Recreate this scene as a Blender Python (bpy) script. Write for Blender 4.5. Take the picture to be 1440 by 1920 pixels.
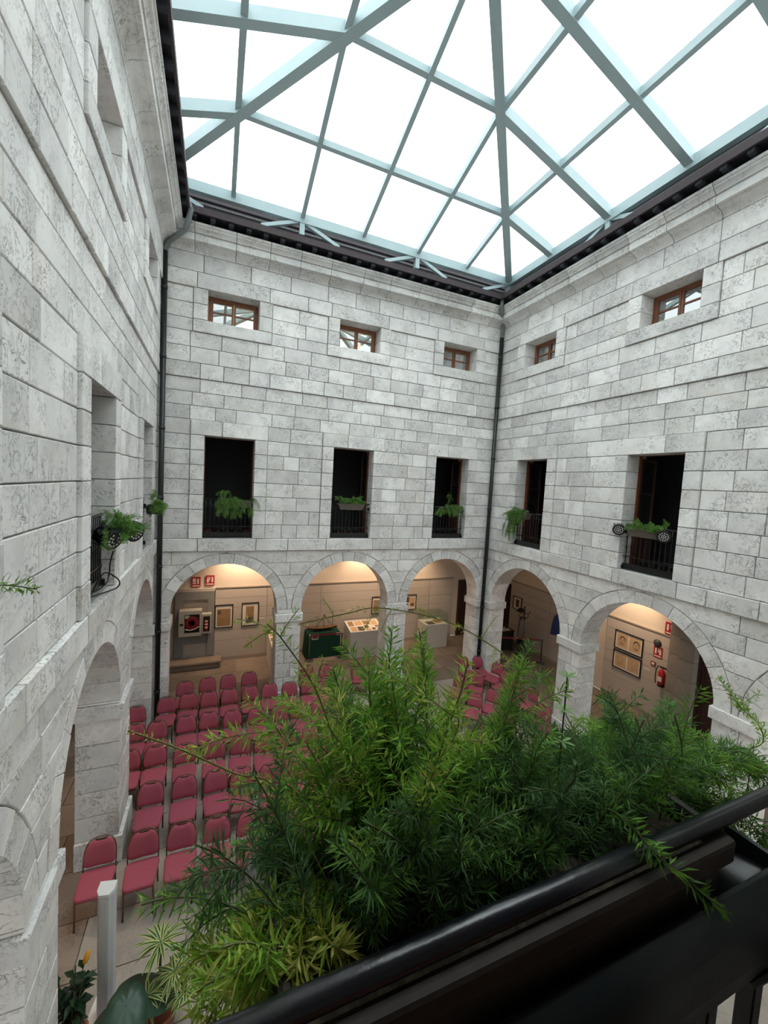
import bpy, bmesh, math, random
from mathutils import Vector, Matrix
R = math.radians
random.seed(7)
for o in list(bpy.data.objects): bpy.data.objects.remove(o)
SC = bpy.context.scene
COL = SC.collection

# ------------------------------------------------------------------ camera
W = 10.095
LF = -10.95                                   # front wall face (behind the camera's rail)
cam = bpy.data.cameras.new('camera'); camo = bpy.data.objects.new('camera', cam); COL.objects.link(camo)
yaw, pit, rol = R(22.898), R(-3.874), R(3.2165)
fw = Vector((math.sin(yaw)*math.cos(pit), math.cos(yaw)*math.cos(pit), math.sin(pit)))
r0 = Vector((math.cos(yaw), -math.sin(yaw), 0)); u0 = r0.cross(fw)
r1 = math.cos(rol)*r0 + math.sin(rol)*u0; u1 = -math.sin(rol)*r0 + math.cos(rol)*u0
M4 = Matrix((r1, u1, -fw)).transposed().to_4x4(); M4.translation = Vector((1.344, -11.348, 6.533))
camo.matrix_world = M4
cam.sensor_fit = 'HORIZONTAL'; cam.sensor_width = 36; cam.lens = 756.3/1440*36
cam.clip_start = 0.02; cam.clip_end = 300
SC.camera = camo

# ------------------------------------------------------------------ sky, exposure
SC.view_settings.view_transform = 'Standard'; SC.view_settings.look = 'None'
SC.view_settings.gamma = 1; SC.view_settings.use_curve_mapping = False
SC.view_settings.exposure = 2.1
SC.render.film_transparent = False
world = bpy.data.worlds.new('sky'); SC.world = world; world.use_nodes = True
nt = world.node_tree; nt.nodes.clear()
wo = nt.nodes.new('ShaderNodeOutputWorld'); bg = nt.nodes.new('ShaderNodeBackground')
tc = nt.nodes.new('ShaderNodeTexCoord'); sep = nt.nodes.new('ShaderNodeSeparateXYZ')
nt.links.new(tc.outputs['Generated'], sep.inputs[0])
mr = nt.nodes.new('ShaderNodeMapRange'); mr.inputs[1].default_value = 0; mr.inputs[2].default_value = 1
mr.inputs[3].default_value = 0.36; mr.inputs[4].default_value = 1.08     # overcast sky: brightest overhead
nt.links.new(sep.outputs[2], mr.inputs[0])
nz = nt.nodes.new('ShaderNodeTexNoise'); nz.inputs['Scale'].default_value = 3.2; nz.inputs['Detail'].default_value = 6
nt.links.new(tc.outputs['Generated'], nz.inputs['Vector'])
mr2 = nt.nodes.new('ShaderNodeMapRange'); mr2.inputs[1].default_value = .3; mr2.inputs[2].default_value = .7
mr2.inputs[3].default_value = .90; mr2.inputs[4].default_value = 1.08
nt.links.new(nz.outputs[0], mr2.inputs[0])
mu = nt.nodes.new('ShaderNodeMath'); mu.operation = 'MULTIPLY'
nt.links.new(mr.outputs[0], mu.inputs[0]); nt.links.new(mr2.outputs[0], mu.inputs[1])
bg.inputs[0].default_value = (0.93, 0.985, 1.0, 1)
nt.links.new(mu.outputs[0], bg.inputs[1]); nt.links.new(bg.outputs[0], wo.inputs[0])

# ------------------------------------------------------------------ materials
MATS = {}
def pbr(name, col, rough=.6, metal=0., spec=.5, noise=None, bump=None, trans=0., coat=0.):
    m = bpy.data.materials.new(name); m.use_nodes = True; n = m.node_tree.nodes; l = m.node_tree.links
    b = n['Principled BSDF']; b.inputs['Base Color'].default_value = (*col, 1); b.inputs['Roughness'].default_value = rough
    b.inputs['Metallic'].default_value = metal; b.inputs['Specular IOR Level'].default_value = spec
    if coat: b.inputs['Coat Weight'].default_value = coat
    if noise:
        sc, amt, c2 = noise
        t = n.new('ShaderNodeTexCoord'); x = n.new('ShaderNodeTexNoise'); x.inputs['Scale'].default_value = sc; x.inputs['Detail'].default_value = 6
        l.new(t.outputs['Object'], x.inputs['Vector'])
        mx = n.new('ShaderNodeMix'); mx.data_type = 'RGBA'; mx.inputs[6].default_value = (*col, 1); mx.inputs[7].default_value = (*c2, 1)
        mp = n.new('ShaderNodeMapRange'); mp.inputs[1].default_value = .35; mp.inputs[2].default_value = .65; mp.inputs[4].default_value = amt
        l.new(x.outputs[0], mp.inputs[0]); l.new(mp.outputs[0], mx.inputs[0]); l.new(mx.outputs[2], b.inputs['Base Color'])
        if bump:
            bp = n.new('ShaderNodeBump'); bp.inputs['Strength'].default_value = bump; bp.inputs['Distance'].default_value = .01
            l.new(x.outputs[0], bp.inputs['Height']); l.new(bp.outputs[0], b.inputs['Normal'])
    MATS[name] = m
    return m
def stone(name, light, dark, warm, vein=1., tone=.16, scale=1.):
    m = bpy.data.materials.new(name); m.use_nodes = True; n = m.node_tree.nodes; l = m.node_tree.links
    b = n['Principled BSDF']; b.inputs['Roughness'].default_value = .78; b.inputs['Specular IOR Level'].default_value = .25
    t = n.new('ShaderNodeTexCoord'); oi = n.new('ShaderNodeObjectInfo')
    cm = n.new('ShaderNodeCombineXYZ')
    ml = n.new('ShaderNodeMath'); ml.operation = 'MULTIPLY'; ml.inputs[1].default_value = 83.; l.new(oi.outputs['Random'], ml.inputs[0])
    for i in range(3): l.new(ml.outputs[0], cm.inputs[i])
    ad = n.new('ShaderNodeVectorMath'); ad.operation = 'ADD'; l.new(t.outputs['Object'], ad.inputs[0]); l.new(cm.outputs[0], ad.inputs[1])
    def noise(s, d, r, dist=0.):
        x = n.new('ShaderNodeTexNoise'); x.inputs['Scale'].default_value = s*scale; x.inputs['Detail'].default_value = d
        x.inputs['Roughness'].default_value = r; x.inputs['Distortion'].default_value = dist; l.new(ad.outputs[0], x.inputs['Vector']); return x.outputs[0]
    def rng(src, a, c, o0=0., o1=1.):
        x = n.new('ShaderNodeMapRange'); x.inputs[1].default_value = a; x.inputs[2].default_value = c; x.inputs[3].default_value = o0; x.inputs[4].default_value = o1
        l.new(src, x.inputs[0]); return x.outputs[0]
    def math2(op, a, c):
        x = n.new('ShaderNodeMath'); x.operation = op
        for i, v in enumerate((a, c)):
            if isinstance(v, (int, float)): x.inputs[i].default_value = v
            else: l.new(v, x.inputs[i])
        return x.outputs[0]
    def mix(f, a, c):
        x = n.new('ShaderNodeMix'); x.data_type = 'RGBA'; l.new(f, x.inputs[0])
        for i, v in ((6, a), (7, c)):
            if isinstance(v, tuple): x.inputs[i].default_value = (*v, 1)
            else: l.new(v, x.inputs[i])
        return x.outputs[2]
    base = mix(rng(noise(2.2, 5, .6), .38, .64), light, tuple(.88*v for v in light))
    base = mix(math2('MULTIPLY', rng(noise(1.1, 4, .55), .5, .72), .55), base, warm)
    # thin wandering veins and pits of the limestone
    v1 = math2('ABSOLUTE', math2('SUBTRACT', noise(7., 7, .62, 1.2), .5), 0.)
    vein1 = rng(v1, .004, .022, 1., 0.)
    mask = rng(noise(2.4, 3, .5), .42, .58)
    vf = math2('MULTIPLY', math2('MULTIPLY', vein1, mask), .95*vein)
    pits = math2('MULTIPLY', rng(noise(26., 5, .7, .6), .60, .70), .55*vein)
    blot = math2('MULTIPLY', rng(noise(5., 8, .75), .56, .74), .50*vein)
    f = math2('MAXIMUM', math2('MAXIMUM', vf, pits), blot)
    base = mix(math2('MULTIPLY', rng(noise(.9, 5, .6), .50, .66), .50), base, tuple(.66*v for v in (light[0], light[1], light[2]*1.06)))
    c = mix(f, base, dark)
    rt = rng(oi.outputs['Random'], 0, 1, 1-tone, 1.04)
    mm = n.new('ShaderNodeMix'); mm.data_type = 'RGBA'; mm.blend_type = 'MULTIPLY'; mm.inputs[0].default_value = 1
    l.new(c, mm.inputs[6]); l.new(rt, mm.inputs[7]); l.new(mm.outputs[2], b.inputs['Base Color'])
    bp = n.new('ShaderNodeBump'); bp.inputs['Strength'].default_value = .35; bp.inputs['Distance'].default_value = .012
    l.new(math2('SUBTRACT', 1., f), bp.inputs['Height']); l.new(bp.outputs[0], b.inputs['Normal'])
    MATS[name] = m; return m
stone('limestone', (.93, .915, .885), (.30, .29, .28), (.80, .74, .66), tone=.20)
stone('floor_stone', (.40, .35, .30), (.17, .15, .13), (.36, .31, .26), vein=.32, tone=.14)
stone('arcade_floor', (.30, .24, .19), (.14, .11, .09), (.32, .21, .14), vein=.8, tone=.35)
pbr('mortar', (.46, .45, .43), .9, noise=(6, .8, (.24, .23, .22)))
pbr('old_stone', (.36, .32, .28), .85, noise=(3, .7, (.28, .25, .22)))
pbr('plaster', (.74, .66, .56), .85)
pbr('panel_beige', (.55, .50, .45), .7, noise=(1.3, .5, (.50, .45, .40)))
pbr('panel_trim', (.36, .31, .26), .6)
pbr('niche_grey', (.24, .25, .25), .7)
pbr('gallery_white', (.66, .63, .59), .85)
pbr('dim_room_shade', (.022, .023, .026), .7)  # near-black colour stands in for the shade inside the rooms
pbr('terracotta', (.36, .13, .07), .6, noise=(8, .6, (.26, .10, .06)))
pbr('steel', (.45, .57, .59), .38, metal=.0, spec=.6, noise=(3, .4, (.38, .50, .52)))
pbr('eave_wood', (.062, .044, .050), .7, noise=(7, .6, (.042, .030, .036)))
pbr('eave_dark', (.018, .019, .027), .75)
pbr('pipe_black', (.010, .014, .013), .35)
pbr('pipe_grey', (.24, .27, .27), .55, noise=(14, .7, (.14, .16, .16)))
pbr('iron', (.008, .009, .009), .30, spec=.5)
pbr('rail_paint', (.006, .007, .012), .26, spec=.95, noise=(60, .3, (.02, .02, .025)), bump=.08)
pbr('planter_brown', (.035, .026, .020), .6, noise=(30, .5, (.06, .045, .035)))
pbr('planter_box', (.10, .075, .065), .7, noise=(12, .5, (.15, .12, .10)))
pbr('planter_black', (.016, .022, .023), .38)
pbr('soil', (.035, .024, .016), .95, noise=(80, .8, (.10, .075, .05)), bump=.8)
pbr('wood', (.24, .085, .035), .42, noise=(9, .6, (.15, .05, .022)))
pbr('wood_dark', (.06, .022, .014), .5, noise=(9, .6, (.035, .014, .01)))
pbr('chair_fabric', (.37, .085, .118), .85, spec=.2, noise=(260, .5, (.29, .062, .088)), bump=.2)
pbr('chair_brass', (.15, .085, .05), .38, metal=.6)
pbr('white_paint', (.80, .80, .78), .5)
pbr('speaker_grey', (.60, .61, .62), .5)
pbr('cabinet_grey', (.44, .44, .41), .5)
pbr('red', (.46, .014, .02), .45)
pbr('dark_red', (.24, .012, .02), .5)
pbr('black', (.010, .010, .011), .5)
pbr('charcoal', (.05, .05, .052), .6)
pbr('paper', (.78, .72, .64), .8)
pbr('print_sepia', (.36, .235, .115), .85, noise=(5, .8, (.27, .17, .08)))
pbr('print_tan', (.62, .44, .27), .85, noise=(6, .6, (.54, .37, .22)))
pbr('print_dark', (.06, .045, .035), .85, noise=(25, .7, (.25, .18, .12)))
pbr('green_cloth', (.012, .052, .034), .9, spec=.2)
pbr('ship_wood', (.22, .115, .055), .55)
pbr('chrome', (.55, .55, .55), .25, metal=.9)
pbr('blue_cloth', (.03, .05, .17), .9)
pbr('grey_cloth', (.20, .17, .16), .9)
pbr('gold', (.9, .40, .03), .5)
pbr('big_leaf', (.018, .050, .030), .45, noise=(4, .7, (.028, .068, .038)))
pbr('grey_board', (.20, .19, .195), .6)
pbr('lens', (.75, .75, .72), .3)
pbr('wire', (.015, .015, .015), .5)
def glass(name, tint, refl, rough=.0):
    m = bpy.data.materials.new(name); m.use_nodes = True; n = m.node_tree.nodes; l = m.node_tree.links
    n.remove(n['Principled BSDF']); o = n['Material Output']
    tr = n.new('ShaderNodeBsdfTransparent'); tr.inputs[0].default_value = (*tint, 1)
    gl = n.new('ShaderNodeBsdfGlossy'); gl.inputs['Roughness'].default_value = rough
    fr = n.new('ShaderNodeLayerWeight'); fr.inputs[0].default_value = .5
    pw = n.new('ShaderNodeMath'); pw.operation = 'POWER'; pw.inputs[1].default_value = 5; l.new(fr.outputs['Facing'], pw.inputs[0])
    mp = n.new('ShaderNodeMapRange'); mp.inputs[3].default_value = refl; mp.inputs[4].default_value = .9
    mx = n.new('ShaderNodeMixShader'); l.new(pw.outputs[0], mp.inputs[0]); l.new(mp.outputs[0], mx.inputs[0])
    l.new(tr.outputs[0], mx.inputs[1]); l.new(gl.outputs[0], mx.inputs[2]); l.new(mx.outputs[0], o.inputs[0]); MATS[name] = m
glass('roof_glass', (.965, .985, .985), .02, .02)
glass('window_glass', (.60, .66, .66), .45)
glass('case_glass', (.93, .97, .95), .05)
def leafmat(name, stops, transl=.30, rough=.5):
    m = bpy.data.materials.new(name); m.use_nodes = True; n = m.node_tree.nodes; l = m.node_tree.links
    b = n['Principled BSDF']; b.inputs['Roughness'].default_value = rough; b.inputs['Specular IOR Level'].default_value = .35
    at = n.new('ShaderNodeAttribute'); at.attribute_name = 'tone'
    rp = n.new('ShaderNodeValToRGB'); e = rp.color_ramp.elements
    while len(e) < len(stops): e.new(.5)
    for i, (p, c) in enumerate(stops): e[i].position = p; e[i].color = (*c, 1)
    l.new(at.outputs['Fac'], rp.inputs[0]); l.new(rp.outputs[0], b.inputs['Base Color'])
    ts = n.new('ShaderNodeBsdfTranslucent'); l.new(rp.outputs[0], ts.inputs[0])
    mx = n.new('ShaderNodeMixShader'); mx.inputs[0].default_value = transl
    l.new(b.outputs[0], mx.inputs[1]); l.new(ts.outputs[0], mx.inputs[2]); l.new(mx.outputs[0], n['Material Output'].inputs[0]); MATS[name] = m
leafmat('fern_leaf', [(0, (.060, .140, .058)), (.40, (.13, .26, .075)), (.70, (.24, .50, .05)), (.86, (.44, .56, .09)), (1, (.70, .64, .18))])
leafmat('fern_stem', [(0, (.05, .04, .02)), (.6, (.12, .15, .05)), (1, (.40, .36, .13))], .1)
leafmat('dracaena_leaf', [(0, (.03, .10, .035)), (.5, (.12, .22, .06)), (1, (.60, .60, .22))], .2)
leafmat('dark_leaf', [(0, (.010, .030, .014)), (1, (.03, .075, .03))], .1, .35)
leafmat('weed_leaf', [(0, (.16, .34, .08)), (1, (.26, .46, .14))], .3)

# ------------------------------------------------------------------ builders
def link(o, parent=None):
    COL.objects.link(o)
    if parent is not None: o.parent = parent
    return o
def tag(o, label=None, cat=None, group=None, kind=None):
    if label: o['label'] = label
    if cat: o['category'] = cat
    if group: o['group'] = group
    if kind: o['kind'] = kind
    return o
def thing(name, label, cat, loc=(0, 0, 0), rz=0, group=None):
    o = bpy.data.objects.new(name, None); o.empty_display_size = .1; o.location = loc; o.rotation_euler = (0, 0, rz)
    return tag(link(o), label, cat, group)
def copy_tree(o, parent=None):
    c = o.copy(); COL.objects.link(c); c.parent = parent
    for ch in o.children: copy_tree(ch, c)
    return c
class MB:
    def __init__(s): s.v = []; s.f = []; s.t = []
    def add(s, vs, fs, tone=None):
        b = len(s.v); s.v += [tuple(v) for v in vs]; s.f += [tuple(b+i for i in f) for f in fs]
        if tone is not None: s.t += [tone]*len(vs)
        return s
    def box(s, a, b, bev=0.):
        (x0, y0, z0), (x1, y1, z1) = a, b
        if x0 > x1: x0, x1 = x1, x0
        if y0 > y1: y0, y1 = y1, y0
        if z0 > z1: z0, z1 = z1, z0
        if bev <= 0:
            return s.add([(x0,y0,z0),(x1,y0,z0),(x1,y1,z0),(x0,y1,z0),(x0,y0,z1),(x1,y0,z1),(x1,y1,z1),(x0,y1,z1)],
                         [(3,2,1,0),(4,5,6,7),(0,1,5,4),(1,2,6,5),(2,3,7,6),(3,0,4,7)])
        bm = bmesh.new(); bmesh.ops.create_cube(bm, size=1)
        for v in bm.verts: v.co = Vector(((x0+x1)/2+v.co.x*(x1-x0), (y0+y1)/2+v.co.y*(y1-y0), (z0+z1)/2+v.co.z*(z1-z0)))
        bmesh.ops.bevel(bm, geom=bm.edges[:], offset=bev, segments=2, affect='EDGES', profile=.5)
        bm.verts.index_update(); s.add([v.co for v in bm.verts], [[v.index for v in f.verts] for f in bm.faces]); bm.free(); return s
    def bar(s, p, q, w, h, up=(0, 0, 1)):
        p, q, up = Vector(p), Vector(q), Vector(up); d = (q-p).normalized(); up = Vector((0, 1, 0)) if abs(d.dot(up)) > .999 else up; sd = d.cross(up).normalized(); u = sd.cross(d)
        vs = [e+sd*a*w/2+u*b*h/2 for e in (p, q) for a, b in ((-1,-1),(1,-1),(1,1),(-1,1))]
        return s.add(vs, [(0,1,2,3),(7,6,5,4),(0,4,5,1),(1,5,6,2),(2,6,7,3),(3,7,4,0)])
    def tube(s, pts, r, n=8, tone=None, caps=True):
        pts = [Vector(p) for p in pts]; rs = r if isinstance(r, (list, tuple)) else [r]*len(pts)
        b = len(s.v); vs = []; prev = None
        for i, p in enumerate(pts):
            d = (pts[min(i+1, len(pts)-1)]-pts[max(i-1, 0)])
            d = d.normalized() if d.length > 1e-9 else Vector((0, 0, 1))
            if prev is None:
                a = d.orthogonal().normalized()
            else:
                a = (prev - d*prev.dot(d)); a = a.normalized() if a.length > 1e-6 else d.orthogonal().normalized()
            prev = a; c = d.cross(a)
            vs += [p+(a*math.cos(2*math.pi*k/n)+c*math.sin(2*math.pi*k/n))*rs[i] for k in range(n)]
        fs = [(i*n+k, i*n+(k+1) % n, (i+1)*n+(k+1) % n, (i+1)*n+k) for i in range(len(pts)-1) for k in range(n)]
        if caps: fs += [tuple(range(n-1, -1, -1)), tuple((len(pts)-1)*n+k for k in range(n))]
        return s.add(vs, fs, tone)
    def lathe(s, prof, c=(0, 0, 0), n=16, axis=(0, 0, 1)):
        ax = Vector(axis).normalized(); a = ax.orthogonal().normalized(); b = ax.cross(a); c = Vector(c)
        vs = [c+ax*z+(a*math.cos(2*math.pi*k/n)+b*math.sin(2*math.pi*k/n))*max(r, 1e-4) for r, z in prof for k in range(n)]
        fs = [(i*n+k, i*n+(k+1) % n, (i+1)*n+(k+1) % n, (i+1)*n+k) for i in range(len(prof)-1) for k in range(n)]
        fs += [tuple(range(n-1, -1, -1)), tuple((len(prof)-1)*n+k for k in range(n))]
        return s.add(vs, fs)
    def prism(s, poly, f0, f1):
        """poly list of 2d points, f0/f1 map a 2d point to the two end faces"""
        n = len(poly)
        s.add([f0(*p) for p in poly]+[f1(*p) for p in poly],
              [tuple(range(n-1, -1, -1)), tuple(range(n, 2*n))]+[(i, (i+1) % n, n+(i+1) % n, n+i) for i in range(n)])
        return s
    def mesh(s, name, mat, smooth=False):
        m = bpy.data.meshes.new(name); m.from_pydata(s.v, [], s.f)
        if s.t:
            a = m.attributes.new('tone', 'FLOAT', 'POINT'); a.data.foreach_set('value', s.t)
        if mat: m.materials.append(MATS[mat])
        if smooth: m.polygons.foreach_set('use_smooth', [True]*len(m.polygons))
        m.update(); return m
    def build(s, name, mat, parent=None, smooth=False, loc=(0, 0, 0)):
        o = bpy.data.objects.new(name, s.mesh(name, mat, smooth)); o.location = loc
        return link(o, parent)
def struct(o, label=None):
    o['kind'] = 'structure'
    if label: o['label'] = label
    return o
def boxo(name, mat, a, b, parent=None, bev=0.):
    c = tuple((a[i]+b[i])/2 for i in range(3))
    return MB().box([a[i]-c[i] for i in range(3)], [b[i]-c[i] for i in range(3)], bev).build(name, mat, parent, loc=c)

def sub(o, part):
    o.location = o.location-part.location; o.parent = part; return o

# ------------------------------------------------------------------ the stone walls
class Wall:
    """u runs along the wall, d is the distance out of the wall into the court"""
    def __init__(s, name, fn, flip, u0, u1, label):
        s.fn = fn; s.flip = flip; s.u0 = u0; s.u1 = u1
        s.core = MB(); s.name = name; s.label = label; s.stones = []
    def begin(s):
        s.obj = struct(link(bpy.data.objects.new(s.name, None)), s.label); s.obj['kind'] = 'structure'
    def corebox(s, ua, ub, za, zb, d0=-.60, d1=-.016):
        if ub-ua < .005 or zb-za < .005: return
        s.core.box(s.fn(ua, d0, za), s.fn(ub, d1, zb))
    def stone(s, poly, d, dback=-.05, name='stone_block', gap=.007, ch=.007, mat='limestone'):
        n = len(poly)
        ar = sum(poly[i][0]*poly[(i+1) % n][1]-poly[(i+1) % n][0]*poly[i][1] for i in range(n))/2
        if abs(ar) < .004: return None
        if ar < 0: poly = poly[::-1]
        def inset(pl, g):
            out = []
            for i in range(n):
                a = Vector(pl[i-1]); b = Vector(pl[i]); c = Vector(pl[(i+1) % n])
                e1 = (b-a); e2 = (c-b)
                e1 = e1.normalized() if e1.length > 1e-7 else Vector((1, 0)); e2 = e2.normalized() if e2.length > 1e-7 else e1
                n1 = Vector((-e1.y, e1.x)); n2 = Vector((-e2.y, e2.x)); m = n1+n2
                if m.length < 1e-4: m = n1
                m.normalize(); k = g/max(.45, m.dot(n1)); out.append((b.x+m.x*k, b.y+m.y*k))
            return out
        p1 = inset(poly, gap); p2 = inset(poly, gap+ch)
        cu = sum(p[0] for p in poly)/n; cz = sum(p[1] for p in poly)/n
        C = Vector(s.fn(cu, d, cz)); jig = random.uniform(-.003, .003)
        vs = [Vector(s.fn(u, dback, z))-C for u, z in p1]+[Vector(s.fn(u, d+jig-ch, z))-C for u, z in p1]+[Vector(s.fn(u, d+jig, z))-C for u, z in p2]
        fs = []
        for k in (0, 1):
            fs += [(k*n+i, k*n+(i+1) % n, (k+1)*n+(i+1) % n, (k+1)*n+i) for i in range(n)]
        fs.append(tuple(range(2*n, 3*n)))
        if s.flip: fs = [f[::-1] for f in fs]
        o = MB().add(vs, fs).build(name, mat, s.obj, loc=C); s.stones.append(o)
        return o
    def rect(s, ua, ub, za, zb, d, **k): return s.stone([(ua, za), (ub, za), (ub, zb), (ua, zb)], d, **k)
    def course(s, ua, ub, za, zb, d, lo=.42, hi=.85, **k):
        if ub-ua < .03: return
        cuts = [ua]
        while ub-cuts[-1] > hi*1.15: cuts.append(cuts[-1]+random.uniform(lo, min(hi, ub-cuts[-1]-lo*.6)))
        cuts.append(ub)
        for a, b in zip(cuts, cuts[1:]): s.rect(a, b, za, zb, d, **k)

ZS, ZB, ZT, ZM, WB, WT, FR, CB = 4.549, 4.885, 7.519, 8.912, 10.333, 11.07, 11.07, 11.86
HW, SUR = .608, .94
APEX, RING, TH = 4.20, .29, .60
PROF = [(.03, CB), (.105, CB), (.115, 11.90), (.145, 11.94), (.19, 11.975), (.26, 11.99), (.27, 12.005), (.30, 12.005), (.30, 12.02), (.38, 12.02), (.38, 12.160), (.355, 12.160), (.355, 12.182),
        (.40, 12.19), (.41, 12.215), (.44, 12.25), (.48, 12.275), (.49, 12.31), (.515, 12.315), (.515, 12.37), (-.02, 12.37), (-.02, CB)]
def build_wall(w, doors, arches, a):
    w.begin()
    z_sp = APEX-a; U0, U1 = w.u0, w.u1
    # ---- arcade piers
    edges = [U0]+sum([[c-a, c+a] for c in arches], [])+[U1]
    piers = [(edges[i], edges[i+1]) for i in range(0, len(edges), 2)]
    for (p0, p1) in piers:
        if p1-p0 < .02: continue
        q0 = p0+(.02 if p0 > U0 else 0); q1 = p1-(.02 if p1 < U1 else 0)
        w.corebox(q0, q1, 0, z_sp)
        z = 0.; k = 0
        for h in (.46, .40, .42, .40, .40, .42):
            zb = min(z+h, 2.50)
            if p1-p0 > .5:
                m = p0+(p1-p0)*(.36 if k % 2 else .62)
                dd = .05 if k == 0 else 0.
                w.rect(p0-dd, m, z, zb, .012+dd, dback=-TH); w.rect(m, p1+dd, z, zb, .012+dd, dback=-TH)
            else: w.rect(p0, p1, z, zb, .012, dback=-TH)
            z = zb; k += 1
        e0 = .05 if p0 > U0 else 0; e1 = .05 if p1 < U1 else 0
        w.rect(p0-e0, p1+e1, 2.50, 2.735, .062, dback=-TH-.04, name='impost')
        if z_sp > 2.76: w.rect(p0, p1, 2.735, z_sp, .012, dback=-TH)
    # ---- voussoirs
    for c in arches:
        n = 13
        for i in range(n):
            t0, t1 = math.pi*i/n, math.pi*(i+1)/n
            ts = [t0, (t0+t1)/2, t1]
            ro = a+RING*(1.0 if i % 2 else .97)
            po = [(c+a*math.cos(t), z_sp+a*math.sin(t)) for t in ts[::-1]]+[(c+ro*math.cos(t), z_sp+ro*math.sin(t)) for t in ts]
            po = [(min(max(u, U0), U1), z) for u, z in po]
            w.stone(po, .016, dback=-TH, name='voussoir', gap=.0045, ch=.005)
        # core ring of the vault thickness
        m = 20
        for i in range(m):
            t0, t1 = math.pi*i/m, math.pi*(i+1)/m; r = a+.02
            po = [(c+r*math.cos(t0), z_sp+r*math.sin(t0)), (c+r*math.cos(t0), ZS), (c+r*math.cos(t1), ZS), (c+r*math.cos(t1), z_sp+r*math.sin(t1))]
            po = [(min(max(u, U0), U1), z) for u, z in po]
            w.core.prism(po, lambda u, z: w.fn(u, -.016, z), lambda u, z: w.fn(u, -TH, z))
    for (p0, p1) in piers:
        q0 = p0+.02 if p0 > U0 else p0; q1 = p1-.02 if p1 < U1 else p1
        w.corebox(q0, q1, z_sp, ZS)
    # ---- spandrels
    Ro = a+RING
    zz = [z_sp, 3.12, 3.48, 3.84, 4.20, ZS]
    segs = [(None, arches[0])]+list(zip(arches, arches[1:]))+[(arches[-1], None)]
    for za, zb in zip(zz, zz[1:]):
        samp = [za+(zb-za)*i/6 for i in range(7)]
        def lft(c, z): return c+math.sqrt(max(0, Ro*Ro-(z-z_sp)**2))
        def rgt(c, z): return c-math.sqrt(max(0, Ro*Ro-(z-z_sp)**2))
        for ca, cb in segs:
            L = [(U0 if ca is None else lft(ca, z)) for z in samp]; Rr = [(U1 if cb is None else rgt(cb, z)) for z in samp]
            lo, hi = max(L), min(Rr); cuts = []
            if hi-lo > .7:
                k = max(1, round((hi-lo)/.75)); cuts = [lo+(hi-lo)*(j+random.uniform(-.18, .18))/k for j in range(1, k)] or [lo+(hi-lo)*random.uniform(.4, .6)]
            bs = [None]+cuts+[None]
            for x, y in zip(bs, bs[1:]):
                lp = []; rp = []
                for i, z in enumerate(samp):
                    l_ = L[i] if x is None else x; r_ = Rr[i] if y is None else y
                    if r_-l_ > .012: lp.append((l_, z)); rp.append((r_, z))
                if len(lp) < 2: continue
                if x is not None or ca is None: lp = [lp[0], lp[-1]]
                if y is not None or cb is None: rp = [rp[0], rp[-1]]
                w.stone(rp+lp[::-1], .012)
    # ---- sill band
    w.corebox(U0, U1, ZS, ZB)
    sb = []
    cur = U0
    for c in doors:
        w.course(cur, c-.72, ZS, ZB, .07, .5, .95, name='sill_band_stone')
        w.rect(c-.72, c+.72, ZS, ZB, .080, dback=-.60, name='door_sill'); cur = c+.72
    w.course(cur, U1, ZS, ZB, .07, .5, .95, name='sill_band_stone')
    # ---- first floor field, door surrounds
    hs = [ZB+(ZT-ZB)*i/7 for i in range(8)]
    ed = [U0]+sum([[c-SUR, c+SUR] for c in doors], [])+[U1]
    for za, zb in zip(hs, hs[1:]):
        for i in range(0, len(ed), 2): w.course(ed[i], ed[i+1], za, zb, .018)
    for k, c in enumerate(doors):
        for i, (za, zb) in enumerate(zip(hs, hs[1:])):
            w.rect(c-SUR, c-HW, za, zb, .065, dback=-.34, name='jamb_stone'); w.rect(c+HW, c+SUR, za, zb, .065, dback=-.34, name='jamb_stone')
    for i in range(0, len(ed), 2): w.course(ed[i], ed[i+1], ZT, 7.90, .018)
    for c in doors: 
        w.rect(c-SUR, c-.2, ZT, 7.90, .065, dback=-.34, name='lintel_stone'); w.rect(c-.2, c+SUR, ZT, 7.90, .065, dback=-.34, name='lintel_stone')
    for za, zb in ((7.90, 8.24), (8.24, 8.575), (8.575, ZM)): w.course(U0, U1, za, zb, .018, .5, 1.0)
    ec = [U0]+sum([[c-HW-.02, c+HW+.02] for c in doors], [])+[U1]
    for i in range(0, len(ec), 2):
        w.corebox(ec[i], ec[i+1], ZB, ZT+.02); w.corebox(ec[i], ec[i+1], WB-.02, WT+.02)
    w.corebox(U0, U1, ZT+.02, WB-.02); w.corebox(U0, U1, WT+.02, 12.37)
    # ---- upper field, small windows
    for za, zb in ((ZM, 9.285), (9.285, 9.66), (9.66, 10.03)): w.course(U0, U1, za, zb, .060, .5, .95)
    for za, zb in ((10.03, 10.333), (10.333, 10.70), (10.70, WT)):
        for i in range(0, len(ed), 2): w.course(ed[i], ed[i+1], za, zb, .060, .5, .9)
    for c in doors:
        w.rect(c-SUR, c+SUR, 10.03, WB, .098, dback=-.34, name='window_sill_stone')
        for za, zb in ((WB, 10.70), (10.70, WT)):
            w.rect(c-SUR, c-HW, za, zb, .098, dback=-.34, name='jamb_stone'); w.rect(c+HW, c+SUR, za, zb, .098, dback=-.34, name='jamb_stone')
        w.rect(c-.86, c+.86, WT, 11.44, .105, dback=-.34, name='lintel_stone')
    el = [U0]+sum([[c-.86, c+.86] for c in doors], [])+[U1]
    for i in range(0, len(el), 2): w.course(el[i], el[i+1], WT, 11.44, .098, .6, 1.1)
    w.course(U0, U1, 11.44, CB, .098, .7, 1.15)
    # ---- cornice, mitred at both corners
    cuts = [U0]
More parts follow.
